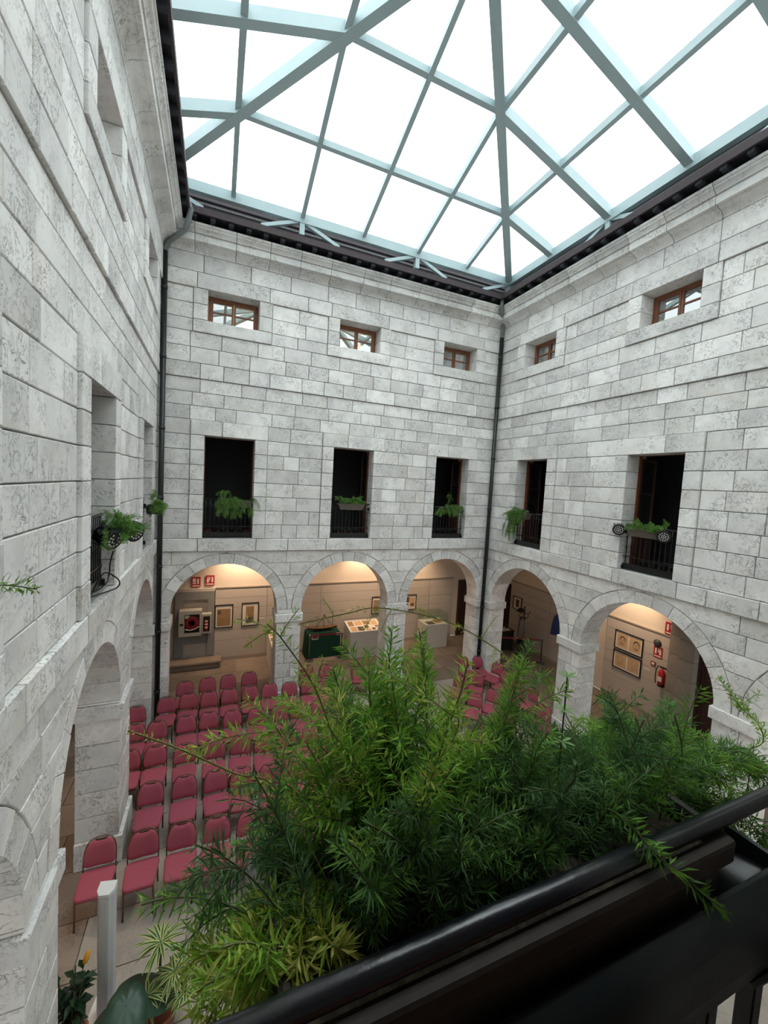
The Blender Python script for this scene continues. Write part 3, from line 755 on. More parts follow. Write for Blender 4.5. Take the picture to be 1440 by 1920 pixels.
spotlight('black spotlight left of the brown box on the right wall', wr.fn(DR[1]+.56, .20, 5.80), (-.80, -.55, -.25))
spotlight('black spotlight right of the brown box on the right wall', wr.fn(DR[1]-.45, .20, 5.78), (-.80, -.55, -.25))
balcony(wl.fn, DL[0], .16, .55, 5.66, 'dark window box beside the left corner pipe', 'green fern in the dark box beside the left corner pipe', 34, .32, 1.8, out, mat='planter_black', off=.0)
balcony(wl.fn, DL[1], .16, .80, 5.62, 'dark window box between spotlights on the left wall', 'green fern above the two spotlights on the left wall', 34, .32, 1.4, out, mat='planter_black', off=.10)
spotlight('nearer of the two black spotlights on the left wall railing', wl.fn(DL[1]-.22, .22, 5.66), (.75, -.45, -.35), .14, .24)
spotlight('farther of the two black spotlights on the left wall railing', wl.fn(DL[1]+.50, .34, 5.66), (.75, -.55, -.25), .14, .24)
cb = MB(); b_ = Vector(wl.fn(DL[1], .1, 5.2))
pts = [Vector(wl.fn(DL[1]-.1+a, d, z))-b_ for a, d, z in ((0, .18, 5.5), (.05, .14, 5.35), (.10, .12, 5.2), (.02, .10, 5.08), (-.05, -.02, 5.0), (.0, .08, 5.22), (.22, .16, 5.12), (.40, .18, 5.0), (.42, .14, 4.92), (.20, .02, 4.91), (.0, -.08, 4.92))]
fine = []
for i in range(len(pts)-1):
    p0, p1, p2, p3 = pts[max(i-1, 0)], pts[i], pts[i+1], pts[min(i+2, len(pts)-1)]
    for s in range(6):
        t = s/6; fine.append(.5*((2*p1)+(p2-p0)*t+(2*p0-5*p1+4*p2-p3)*t*t+(3*p1-p0-3*p2+p3)*t**3))
cb.tube(fine, .009, 6); tag(cb.build('power_cable', 'wire', None, True, b_), 'thin dark cable looping down the left wall railing', 'cable')
# plant pots on the gallery floor behind the railings
pot = MB().lathe([(.060, 0), (.082, .20), (.090, .20), (.090, .23), (.078, .23), (.07, .18)], (0, 0, 0), 14).mesh('pot', 'charcoal', True)
potl = MB(); r3 = random.Random(4)
for i in range(26):
    an = r3.uniform(0, 6.28); d = Vector((math.cos(an), math.sin(an), r3.uniform(.5, 1.4)))
    blade(potl, Vector((0, 0, .20)), d, Vector((0, 0, 1)), r3.uniform(.05, .10), .035, r3.random(), .8)
potl = potl.mesh('leaves', 'dark_leaf')
on = ('first', 'second', 'third', 'fourth')
for wname, fn, c in (('first back', wb.fn, DB[0]), ('middle back', wb.fn, DB[1]), ('third back', wb.fn, DB[2]), ('spotlit right wall', wr.fn, DR[1])):
    for i in range(4):
        t = thing('potted_plant', 'small dark potted plant behind the %s railing, %s from the left' % (wname, on[i]), 'plant', fn(c+(-.33+.22*i)*(1 if fn is wb.fn else -1), -.46, 4.886), 0, 'potted plants behind the railings')
        for nm, me in (('pot', pot), ('leaves', potl)): link(bpy.data.objects.new(nm, me), t)

# ------------------------------------------------------------------ chairs
def make_chair():
    t = thing('banquet_chair', 'x', 'chair')
    # local: faces -y, seat centre at the origin
    poly = []
    for cx, cy, a0 in ((.15, .15, 0), (-.15, .15, 90), (-.13, -.13, 180), (.13, -.13, 270)):
        for k in range(5): a = R(a0+22.5*k); poly.append((cx+.075*math.cos(a), cy+.075*math.sin(a)))
    n = len(poly); m = MB(); lev = [(.90, .415), (1., .43), (1.02, .455), (1., .475), (.93, .487), (.6, .493), (.2, .495)]
    vs = [(x*s*1.02, y*s*1.13-.035, z) for s, z in lev for x, y in poly]
    fs = [(i*n+k, i*n+(k+1) % n, (i+1)*n+(k+1) % n, (i+1)*n+k) for i in range(len(lev)-1) for k in range(n)]+[tuple(range(n-1, -1, -1)), tuple((len(lev)-1)*n+k for k in range(n))]
    m.add(vs, fs); m.build('seat', 'chair_fabric', t, True)
    def B(u, v, d):   # backrest plane: u across, v up from the seat, leaning back, gently dished
        return Vector((u, .215+.20*(v-.45)+.035*(-(u/.22)**2)+d, v))
    # outline of the padded back, wide at the shoulders, round top with a dip for the hand hole
    half = [(.02, .520), (.155, .525), (.193, .55), (.209, .60), (.209, .67), (.200, .74), (.182, .80), (.152, .848), (.115, .874), (.08, .879), (.05, .862), (.0, .858)]
    ol = [(u, v) for u, v in half]+[(-u, v) for u, v in half[::-1]][1:]
    n = len(ol); m = MB(); cu, cv = 0, .70
    rings = [(.90, .016), (1., .006), (1., -.012), (.92, -.026), (.6, -.033), (.2, -.035)]
    vs = [B(cu+(u-cu)*s, cv+(v-cv)*s, d) for s, d in rings for u, v in ol]
    fs = [(i*n+k, i*n+(k+1) % n, (i+1)*n+(k+1) % n, (i+1)*n+k) for i in range(len(rings)-1) for k in range(n)]+[tuple(range(n-1, -1, -1)), tuple((len(rings)-1)*n+k for k in range(n))]
    m.add(vs, fs); m.build('backrest', 'chair_fabric', t, True)
    # brass frame round the back and the hand hole bar
    arc = [(-.208, .42), (-.212, .60), (-.209, .68), (-.202, .75), (-.184, .812), (-.154, .862), (-.115, .890), (-.05, .902), (.05, .902), (.115, .890), (.154, .862), (.184, .812), (.202, .75), (.209, .68), (.212, .60), (.208, .42)]
    bf_ = MB().tube([B(u, v, .012) for u, v in arc], .0095, 8).build('back_frame', 'chair_brass', t, True)
    MB().tube([B(u, v, .0) for u, v in ((-.075, .886), (-.045, .872), (.045, .872), (.075, .886))], .011, 6).build('hand_grip', 'wood_dark', bf_, True)
    lm = MB().tube([(0, 0, 0), (0, .0, .44)], .0135, 8).mesh('leg', 'chair_brass', True)
    for x, y, rx in ((-.19, -.225, .06), (.19, -.225, .06)):
        o = bpy.data.objects.new('leg', lm); o.location = (x, y-.026, 0); o.rotation_euler = (-rx, 0, 0); link(o, t)
    for x in (-.20, .20):
        o = bpy.data.objects.new('leg', lm); o.location = (x, .255, 0); o.rotation_euler = (.13, 0, 0); link(o, t)
    MB().box((-.19, -.235, .40), (.19, -.21, .42)).box((-.2, -.235, .40), (-.178, .2, .42)).box((.178, -.235, .40), (.2, .2, .42)).build('seat_frame', 'chair_brass', t)
    return t
proto = make_chair(); used = [False]
def chair(x, y, rot, label):
    """x, y of the top of the backrest; rot = turn from facing the camera wall"""
    o = proto if not used[0] else copy_tree(proto); used[0] = True
    off = Matrix.Rotation(rot, 2) @ Vector((0, .30))
    o.location = (x-off.x, y-off.y, 0); o.rotation_euler = (0, 0, rot); o['label'] = label; o['category'] = 'chair'; o['group'] = 'burgundy chairs set out in the court'
ORD = ('first', 'second', 'third', 'fourth', 'fifth', 'sixth', 'seventh', 'eighth', 'ninth', 'tenth', 'eleventh', 'twelfth')
ROWS = [('nearest row', [(-.12, -4.40), (.46, -4.46), (1.0, -4.50), (1.52, -4.55), (2.04, -4.60), (2.56, -4.66), (3.08, -4.72), (3.60, -4.78)]),
        ('second row', [(.42, -3.37), (.97, -3.38), (1.50, -3.40), (1.97, -3.47), (2.49, -3.55), (2.92, -3.59), (3.39, -3.66), (3.92, -3.72), (4.42, -3.76)]),
        ('third row', [(-.12, -2.27), (.36, -2.28), (.91, -2.38), (1.48, -2.42), (2.01, -2.45), (2.49, -2.54), (2.98, -2.52), (3.49, -2.57), (4.0, -2.62), (4.5, -2.66)]),
        ('fourth row', [(-.16, -1.30), (.28, -1.34), (.87, -1.29), (1.36, -1.28), (1.88, -1.36), (2.43, -1.43), (2.96, -1.48), (3.45, -1.48), (3.96, -1.52), (4.46, -1.55)]),
        ('fifth row', [(-.25, -.54), (.37, -.28), (.86, -.24), (1.35, -.28), (1.85, -.28), (2.37, -.29), (2.88, -.28), (3.41, -.37), (3.94, -.37), (4.45, -.42)]),
        ('back row under the arches', [(.74, .45), (1.30, .51), (1.83, .53), (2.41, .54), (4.08, .51), (4.63, .41)])]
r5 = random.Random(3)
for rn, row in ROWS:
    for i, (x, y) in enumerate(row): chair(x, y, r5.uniform(-.05, .05)-(.06 if i > 2 else 0), 'burgundy padded chair in the %s, %s seat from the left wall' % (rn, ORD[i]))
RB = [('fifth row', [(9.19, -.30), (9.71, -.36)], 0),
      ('fourth row', [(8.4, -1.4), (9.0, -1.38)], -.8),
      ('third row', [(8.2, -2.42), (8.85, -2.40)], -.9),
      ('second row', [(7.8, -3.5), (8.5, -3.45)], -.95)]
for rn, row, rt in RB:
    for i, (x, y) in enumerate(row): chair(x, y, rt+r5.uniform(-.05, .05), 'burgundy padded chair right of the aisle, %s, %s seat' % (rn, ORD[i]))
for i, (x, y, rt) in enumerate(((10.10, -1.02, -1.15), (10.0, -1.58, -1.2), (9.98, -2.13, -1.25), (10.05, -2.66, -1.3), (9.62, -3.55, -1.3), (9.15, -4.24, -1.35))):
    chair(x, y, rt, 'burgundy chair turned sideways by the right arches, %s from the corner' % ORD[i])
chair(5.35, .15, 1.2, 'single burgundy chair turned sideways in front of the display plinth')

# ------------------------------------------------------------------ things in the arcades
def framed(label, fn, u0, u1, z0, z1, prints, cat='picture', mat='black', mount='paper'):
    C = Vector(fn((u0+u1)/2, .03, (z0+z1)/2)); t = thing('framed_print', label, cat, C)
    L = lambda u, d, z: tuple(Vector(fn(u, d, z))-C); f = .03
    for a, b in (((u0, z0), (u1, z0+f)), ((u0, z1-f), (u1, z1)), ((u0, z0+f), (u0+f, z1-f)), ((u1-f, z0+f), (u1, z1-f))): boxo('frame', mat, L(a[0], .03, a[1]), L(b[0], .065, b[1]), t)
    mo = boxo('mount', mount, L(u0+f, .032, z0+f), L(u1-f, .045, z1-f), t)
    for (a, b, c, d_, mt) in prints:
        U = lambda k: u0+(u1-u0)*k; Z = lambda k: z0+(z1-z0)*k
        sub(boxo('print', mt, L(U(a), .044, Z(b)), L(U(c), .047 if mt != 'print_dark' else .0485, Z(d_)), t), mo)
    return t, L
framed('framed sepia sheet beside the fire hose cabinet', fb_, 1.46, 2.06, 1.19, 2.02, [(.12, .08, .86, .82, 'print_sepia'), (.14, .58, .32, .76, 'print_dark')])
framed('framed tall sepia print, farther right from the hose cabinet', fb_, 2.34, 2.93, 1.19, 2.04, [(.25, .15, .72, .85, 'print_sepia'), (.25, .15, .72, .38, 'print_dark')])
framed('framed sheet behind the middle arch pier, left side', fb_, 7.33, 7.92, 1.28, 1.98, [(.12, .1, .85, .8, 'print_sepia')])
framed('framed photographs right of the middle arch pier', fb_, 8.70, 9.35, 1.33, 1.98, [(.1, .5, .5, .85, 'print_dark'), (.55, .2, .9, .8, 'print_tan'), (.12, .12, .45, .4, 'print_dark'), (.60, .25, .85, .42, 'print_dark')])
framed('small framed dark print in the dim right corner', fr_, 1.9, 2.42, 1.46, 2.02, [(.3, .2, .68, .78, 'print_dark')])
def portrait(label, z0, z1, dark):
    t, L = framed(label, fr_, -3.40, -2.46, z0, z1, [(.08, .13, .475, .87, 'print_tan'), (.525, .13, .92, .87, 'print_tan')])
    rg_ = random.Random(int(z0*10))
    for k, cu in ((0, -3.19), (1, -2.71)):
        cz = (z0+z1)/2; mt = 'print_dark' if dark else 'print_sepia'
        # loose hand drawn head: hair mass, outline strokes, brow, nose, mouth
        m = MB(); sh_ = .03*(1 if k == 0 else -1)
        el = [(cu+.10*math.cos(a), cz+.005+.14*math.sin(a)) for a in [2*math.pi*i/22 for i in range(23)]]
        m.tube([L(u, .0485, z) for u, z in el], .0045 if dark else .003, 5)
        for a0, b0, a1, b1 in ((-.06, .035, -.02, .04), (.02, .04, .06, .035), (0, .03, sh_*.5, -.03), (-.035, -.065, .035, -.065), (-.05, -.1, .05, -.1)): m.tube([L(cu+a0, .0485, cz+b0), L(cu+a1, .0485, cz+b1)], .0045 if dark else .0028, 5)
        m.build('drawing', mt, t)
        if dark:
            hp = [(cu+.105*math.cos(a)+sh_*(k), cz+.02+.135*math.sin(a)) for a in [math.pi*i/10 for i in range(11)]]+[(cu+.07*math.cos(a)+sh_*k, cz+.045+.06*math.sin(a)) for a in [math.pi*i/10 for i in range(10, -1, -1)]]
            MB().prism(hp, lambda u, z: L(u, .047, z), lambda u, z: L(u, .050, z)).build('drawn_hair', 'print_dark', t)
portrait('upper frame with two dark portrait drawings on the right arcade wall', 1.66, 2.26, True)
portrait('lower frame with two faint drawings on the right arcade wall', 1.02, 1.60, False)
def caption(label, fn, u, z): 
    c = Vector(fn(u, .032, z)); tag(MB().box(Vector(fn(u-.09, .03, z-.02))-c, Vector(fn(u+.09, .036, z+.02))-c).build('caption_card', 'paper', None, loc=c), label, 'label')
caption('small caption card right of the sepia sheet', fb_, 2.17, 1.38); caption('small caption card right of the tall sepia print', fb_, 3.05, 1.42)
caption('small caption card above the display plinth', fb_, 6.35, 1.50); caption('small caption card below the portrait frames', fr_, -3.56, 1.40)
def firesign(label, fn, u, z, w, h, kind):
    c = Vector(fn(u, .03, z)); t = thing('fire_sign', label, 'sign', c, 0, 'red fire safety signs'); L = lambda a, d, b: tuple(Vector(fn(u+a, .03+d, z+b))-c)
    boxo('board', 'red', L(-w/2, 0, -h/2), L(w/2, .008, h/2), t)
    def q(a, b, e, f): boxo('pictogram', 'white_paint', L(a*w, .008, b*h), L(e*w, .011, f*h), t)
    q(-.40, -.40, .40, -.30)
    if kind: 
        q(-.36, -.18, -.14, .20); MB().lathe([(w*.08, 0), (w*.08, .004)], L(-.24*w, .009, .30*h), 10, Vector(L(0, 1, 0))).build('pictogram', 'white_paint', t); q(.16, -.16, .34, .34); q(-.10, .02, .0, .36)
    else: 
        q(-.38, .0, -.02, .36); q(-.36, -.18, .0, -.06); q(.12, -.16, .32, .32)
firesign('red fire hose sign, left of the pair above the niche', fb_, .84, 2.86, .28, .36, 0)
firesign('red fire extinguisher sign, right of the pair above the niche', fb_, 1.28, 2.90, .28, .36, 1)
firesign('red extinguisher sign high beside the pilaster', fr_, -4.12, 2.84, .30, .36, 1)
firesign('red extinguisher sign above the wall extinguisher', fr_, -3.84, 2.04, .26, .34, 1)
t = thing('emergency_light', 'small round dark alarm fitting above the lower extinguisher sign', 'alarm', (XO1-.03, -3.80, 2.30)); MB().lathe([(.10, 0), (.10, .03), (.06, .06)], (0, 0, 0), 16, (-1, 0, 0)).build('dome', 'charcoal', t, True); MB().lathe([(.115, -.005), (.115, .012)], (0, 0, 0), 16, (-1, 0, 0)).build('base', 'black', t, True)
# hose cabinet
t = thing('fire_hose_cabinet', 'grey fire hose cabinet with red reel behind glass', 'cabinet', (.72, 3.32, 1.10))
MB().box((-.36, -.12, 0), (.33, .12, .90), .02).build('body', 'cabinet_grey', t)
d_ = MB(); [d_.box(a, b) for a, b in (((-.36, -.145, .02), (-.19, -.12, .88)), ((.27, -.145, .02), (.33, -.12, .88)), ((-.19, -.145, .76), (.27, -.12, .88)), ((-.19, -.145, .02), (.27, -.12, .13)))]
do = d_.build('door', 'cabinet_grey', t); MB().box((-.32, -.155, .40), (-.22, -.145, .47)).build('latch', 'black', do); MB().box((-.19, -.136, .13), (.27, -.132, .76)).build('glass', 'case_glass', do)
MB().box((-.19, -.123, .13), (.27, -.121, .76)).build('lining', 'black', t)
MB().lathe([(.20, 0), (.225, .004), (.225, .008), (.20, .010)], (.04, -.124, .46), 24, (0, -1, 0)).build('hose_reel', 'dark_red', t, True); MB().lathe([(.10, .010), (.10, .013)], (.04, -.121, .47), 16, (0, -1, 0)).build('hub', 'black', t)
MB().box((-.17, -.131, .62), (-.04, -.127, .73)).build('label_sticker', 'white_paint', t)
MB().tube([(-.16, -.13, .26), (-.02, -.13, .22), (.12, -.13, .25), (.26, -.13, .33)], .014, 6).build('nozzle', 'white_paint', t)
t = thing('extinguisher_cabinet', 'slim grey cabinet holding a red extinguisher beside the hose cabinet', 'cabinet', (1.20, 3.34, 1.15))
MB().box((-.14, -.10, 0), (.15, .10, .68), .012).build('body', 'cabinet_grey', t); MB().box((-.10, -.106, .08), (.11, -.10, .60)).build('window', 'black', t)
MB().lathe([(.055, .06), (.06, .10), (.06, .38), (.03, .44), (.02, .48)], (0, -.07, .05), 12).build('extinguisher', 'red', t, True)
for z in (.20, .31, .42): MB().box((-.045, -.135, z), (.045, -.129, z+.045)).build('label_band', 'paper', t)
t = thing('wall_extinguisher', 'red fire extinguisher hung on the right arcade wall', 'extinguisher', (XO1-.12, -4.06, 1.12))
MB().lathe([(.07, 0), (.085, .02), (.085, .40), (.06, .47), (.025, .50), (.025, .55)], (0, 0, 0), 16).build('cylinder', 'red', t, True); MB().box((-.09, -.06, .16), (-.084, .06, .30)).build('label_band', 'paper', t)
MB().lathe([(.087, 0), (.087, .07)], (0, 0, 0), 16).build('foot', 'black', t, True); MB().tube([(0, 0, .55), (-.02, .10, .58), (-.03, .15, .45), (-.03, .16, .20), (-.05, .12, .05)], .014, 6).build('hose', 'black', t, True); MB().box((-.02, -.12, .54), (.02, .06, .58)).build('handle', 'black', t)
t = thing('wall_switch', 'small dark red call point beside the wall extinguisher', 'alarm', (XO1-.03, -3.74, 1.66)); MB().box((-.02, -.07, -.06), (0, .07, .06)).build('body', 'dark_red', t); MB().box((-.026, -.045, -.035), (-.02, .045, .035)).build('plate', 'paper', t)

def stanchion(label, x, y): 
    t = thing('stanchion', label, 'stanchion', (x, y, 0), 0, 'belt stanchions'); MB().lathe([(.16, 0), (.16, .012), (.06, .03), (.03, .045)], (0, 0, 0), 18).build('base', 'charcoal', t, True)
    MB().lathe([(.026, .03), (.026, .90), (.032, .90), (.032, .97), (.02, .98)], (0, 0, 0), 12).build('pole', 'chrome', t, True); return t
def belt(label, p, q): 
    c = (Vector(p)+Vector(q))/2; tag(MB().bar(Vector(p)-c, Vector(q)-c, .006, .055).build('belt_barrier', 'dark_red', None, loc=c), label, 'barrier', 'red barrier belts')
stanchion('chrome stanchion left of the green cloth table', 4.66, 2.74); stanchion('chrome stanchion between green table and plinth', 5.87, 2.72)
belt('red belt in front of the green cloth table', (4.69, 2.74, .92), (5.84, 2.72, .92))
stanchion('pale stanchion nearer the corner pier of the right arcade', 12.22, .55); stanchion('pale stanchion farther back in the dim right arcade', 13.10, .15); stanchion('stanchion half hidden behind the right corner pier', 11.25, 1.0)
belt('red belt between the two stanchions in the dim corner', (12.24, .55, .92), (13.08, .15, .92)); belt('red belt running behind the right corner pier', (11.28, 1.0, .92), (12.2, .56, .92))
# table under green cloth, ship model
t = thing('draped_table', 'table draped to the floor in dark green cloth', 'table', (5.22, 3.14, 0))
m = MB(); per = []
ux, uy = .62, .26
N = 120; k4 = [(-ux, -uy), (ux, -uy), (ux, uy), (-ux, uy)]; acc = []
for i in range(4):
    a, b = k4[i], k4[(i+1) % 4]
    for j in range(30): acc.append((a[0]+(b[0]-a[0])*j/30, a[1]+(b[1]-a[1])*j/30))
def ringv(z, amp, s): return [(x*s*(1+amp*math.sin(i*1.9)*.6), y*s*(1+amp*math.sin(i*1.9)), z) for i, (x, y) in enumerate(acc)]
vs = ringv(.93, 0, .2)+ringv(.94, 0, .97)+ringv(.90, .01, 1.0)+ringv(.5, .035, 1.02)+ringv(.02, .06, 1.06); n = len(acc)
m.add(vs, [(i*n+k, i*n+(k+1) % n, (i+1)*n+(k+1) % n, (i+1)*n+k) for i in range(4) for k in range(n)]+[tuple(range(n))]); m.build('cloth', 'green_cloth', t, True)
MB().box((-.58, -.22, .86), (.58, .22, .925)).build('table_top', 'wood_dark', t)
boxo('picture_card', 'paper', (-.46, -.30, .72), (-.22, -.275, .90), t); boxo('picture_print', 'print_dark', (-.44, -.303, .75), (-.24, -.299, .86), t); boxo('name_card', 'white_paint', (.45, -.30, .83), (.62, -.275, .90), t)
t = thing('ship_model', 'wooden sailing ship model with bare masts on the green table', 'ship model', (5.20, 3.14, .945))
m = MB(); secs = []
for i in range(13):
    s = -1+2*i/12; wd = .10*(1-abs(s)**2.6)+.004; keel = .02+.05*abs(s)**2.5; top = .13+.06*s*s
    secs.append([(s*.58, -wd, top), (s*.58, -wd*.8, (top+keel)/2), (s*.58, 0, keel), (s*.58, wd*.8, (top+keel)/2), (s*.58, wd, top), (s*.58, 0, top-.02)])
vs = [p for r_ in secs for p in r_]; m.add(vs, [(i*6+k, i*6+(k+1) % 6, (i+1)*6+(k+1) % 6, (i+1)*6+k) for i in range(12) for k in range(6)]+[tuple(range(6)), tuple(range(77, 71, -1))]); m.build('hull', 'ship_wood', t, True)
boxo('cradle', 'wood_dark', (-.3, -.07, 0), (-.26, .07, .06), t); boxo('cradle', 'wood_dark', (.26, -.07, 0), (.3, .07, .06), t)
for x, h, tl in ((-.20, .55, .0), (.05, .62, .02), (.40, .72, -.02)): MB().tube([(x, 0, .08), (x+tl, 0, h)], [.011, .006], 6).build('mast', 'wood_dark', t)
MB().tube([(-.55, 0, .18), (-.86, 0, .26)], [.010, .006], 6).build('bowsprit', 'wood_dark', t)
m = MB()
for a, b in (((-.20, .50), (.05, .30)), ((.05, .6), (-.15, .2)), ((.05, .6), (.28, .22)), ((.0, .55), (.20, .45)), ((-.2, .3), (.05, .42)), ((.06, .6), (.36, .18)), ((-.2, .54), (-.8, .25))): m.tube([(a[0], 0, a[1]), (b[0], .01, b[1])], .006, 5)
m.build('rigging', 'wood_dark', t)
def plinth(label, x0, x1, y0, y1, h, cards, tilt=.0, glassh=0.):
    C = ((x0+x1)/2, (y0+y1)/2, 0); t = thing('display_plinth', label, 'display case', C); hx, hy = (x1-x0)/2, (y1-y0)/2
    m = MB(); pr = [(-hy, 0), (hy, 0), (hy, h+tilt), (-hy, h)]; m.prism(pr, lambda y, z: (-hx, y, z), lambda y, z: (hx, y, z)); m.build('body', 'gallery_white', t)
    def top(u, v, e): return Vector((-hx+2*hx*u, -hy+2*hy*v, h+tilt*v+e))
    def slab(nm, mt, u0, v0, u1, v1, e0, e1): MB().add([top(u, v, e) for e in (e0, e1) for u, v in ((u0, v0), (u1, v0), (u1, v1), (u0, v1))], [(3,2,1,0),(4,5,6,7),(0,1,5,4),(1,2,6,5),(2,3,7,6),(3,0,4,7)]).build(nm, mt, t)
    slab('top_board', 'paper', .03, .04, .97, .96, .0, .006)
    for a, b, c, d, mt in cards: slab('print', mt, a, b, c, d, .006, .010)
    for u0_, v0_, u1_, v1_ in ((0, 0, 1, .035), (0, .965, 1, 1), (0, .035, .03, .965), (.97, .035, 1, .965)): slab('edging', 'white_paint', u0_, v0_, u1_, v1_, 0, .03)
    if glassh:
        for (u0_, v0_, u1_, v1_) in ((0, 0, 1, .015), (0, .985, 1, 1), (0, .015, .015, .985), (.985, .015, 1, .985)): slab('glass_side', 'case_glass', u0_, v0_, u1_, v1_, .03, glassh)
        slab('glass_top', 'case_glass', 0, 0, 1, 1, glassh, glassh+.01)
    return t
cards = [(.06, .55, .22, .92, 'print_sepia'), (.26, .58, .48, .92, 'print_tan'), (.52, .60, .72, .92, 'print_sepia'), (.76, .55, .94, .9, 'print_tan'), (.07, .10, .25, .48, 'print_tan'), (.28, .12, .46, .45, 'print_dark'), (.50, .30, .62, .54, 'print_dark'), (.50, .08, .66, .24, 'print_tan'), (.70, .12, .80, .28, 'print_dark'), (.83, .30, .94, .48, 'print_sepia'), (.85, .10, .93, .2, 'print_dark')]
plinth('white display plinth with sheets under the middle arch', 6.12, 7.44, 2.48, 3.30, .98, cards, .16)
plinth('narrow white display plinth behind the first back pier', 3.22, 3.72, 1.95, 3.25, .92, [(.1, .1, .9, .3, 'print_tan'), (.1, .4, .9, .6, 'print_sepia'), (.1, .7, .9, .9, 'print_tan')], .10)
plinth('pale plinth with glass case under the third arch', 9.35, 10.35, 2.55, 3.30, .95, [(.15, .15, .5, .6, 'print_dark'), (.55, .3, .9, .8, 'print_sepia')], 0, .42)
# dim corner: coat stand with clothes, small table
t = thing('coat_stand', 'dark coat stand with hanging clothes in the dim corner', 'coat stand', (13.05, 1.15, 0))
MB().lathe([(.22, 0), (.22, .03), (.05, .06), (.024, .10), (.024, 1.86), (.035, 1.90), (.01, 1.95)], (0, 0, 0), 12).build('pole', 'wood_dark', t, True)
for i in range(6):
    a = i*math.pi/3; e = Vector((math.cos(a), math.sin(a), 0)); z = 1.72 if i % 2 else 1.50
    MB().tube([e*.02+Vector((0, 0, z-.06)), e*.14+Vector((0, 0, z-.08)), e*.22+Vector((0, 0, z)), e*.20+Vector((0, 0, z+.07))], .013, 6).build('hook', 'wood_dark', t, True)
MB().lathe([(.06, 0), (.10, .05), (.17, .06), (.17, .075), (.10, .09), (.085, .17), (.02, .19)], (-.20, .02, 1.70), 14).build('hat', 'black', t, True)
def garment(mt, x, y, z0, z1, w):
    m = MB(); n_ = 18; vs = []; lv = [(z1, .25), (z1-.08, .6), ((z0+z1)/2, .85), (z0, 1.0)]
    for z, s in lv: vs += [(x+w*s*(1+.18*math.sin(3*a))*math.cos(a), y+w*.6*s*(1+.18*math.sin(3*a))*math.sin(a), z) for a in [2*math.pi*i/n_ for i in range(n_)]]
    m.add(vs, [(i*n_+k, i*n_+(k+1) % n_, (i+1)*n_+(k+1) % n_, (i+1)*n_+k) for i in range(3) for k in range(n_)]+[tuple(range(n_)), tuple(range(3*n_, 4*n_))]); return m
garment('grey_cloth', -.16, -.1, .65, 1.50, .16).build('coat', 'grey_cloth', t, True); garment('black', .05, .18, .3, 1.45, .15).build('bag', 'black', t, True)
t = thing('small_table', 'dark small table beside the coat stand', 'table', (12.45, 1.75, 0))
MB().box((-.45, -.3, .80), (.45, .3, .84), .008).build('table_top', 'wood_dark', t); MB().box((-.42, -.27, .1), (.42, .27, .80)).build('drape', 'black', t)
for x in (-.4, .4):
    for y in (-.25, .25): MB().box((x-.025, y-.025, 0), (x+.025, y+.025, .80)).build('leg', 'wood_dark', t)
m = tag(MB().box((-.3, -.2, 0), (.3, .2, .02), .006).build('tray', 'paper', None, loc=(12.45, 1.72, .842)), 'pale tray of papers on the small dark table', 'tray')
for i, x in enumerate((-.22, .0, .24)): tag(MB().lathe([(.035, 0), (.04, .10), (.018, .15), (.018, .22)], (0, 0, 0), 10).build('bottle', 'charcoal', None, True, (12.45+x, 1.76, .863)), 'small dark bottle on the tray, %s from the left' % on[i], 'bottle', 'bottles on the tray')
m = garment('blue_cloth', 0, 0, -.75, .0, .22); tag(m.build('hanging_jacket', 'blue_cloth', None, True, (13.38, -.22, 2.02)), 'blue jacket hanging on the right arcade wall', 'jacket')
boxo_ = tag(boxo('partition_board', 'gallery_white', (-1.62, -4.62, 0), (-1.52, -3.6, 2.05)), 'plain pale display board standing in the left arcade', 'board')

# ------------------------------------------------------------------ arcade lamps (warm spots near the ceiling) and attic lamps
def lamp(x, y, z, tx, ty, tz, e, ang=70, col=(1., .70, .46)):
    l = bpy.data.lights.new('arcade_lamp', 'SPOT'); l.energy = e*.78; l.color = col; l.spot_size = R(ang); l.spot_blend = .9; l.shadow_soft_size = .06
    o = bpy.data.objects.new('arcade_lamp', l); o.location = (x, y, z); o.rotation_euler = (Vector((tx, ty, tz))-Vector((x, y, z))).to_track_quat('-Z', 'Y').to_euler(); COL.objects.link(o)
for x, e in ((2.35, 95), (4.6, 35), (6.9, 85), (8.9, 75)): lamp(x, 2.75, 4.42, x, 3.6, 2.9, e, 105)
for x in (1.2, 6.6, 9.8): lamp(x, 1.9, 4.40, x+.1, 2.9, 0, 22, 80)
lamp(12.7, -3.1, 4.42, 13.6, -3.0, 2.8, 75, 90); lamp(12.3, -3.6, 4.40, 12.6, -3.6, 0, 15, 90)
lamp(-2.4, -3.6, 4.40, -2.0, -4.2, 0, 60, 110)
def bulb(x, y, z, e):
    l = bpy.data.lights.new('attic_lamp', 'POINT'); l.energy = e; l.color = (1., .68, .38); l.shadow_soft_size = .15; o = bpy.data.objects.new('attic_lamp', l); o.location = (x, y, z); COL.objects.link(o)
bulb(2.3, 2.6, 11.3, 9); bulb(5.9, 2.6, 11.3, 9)

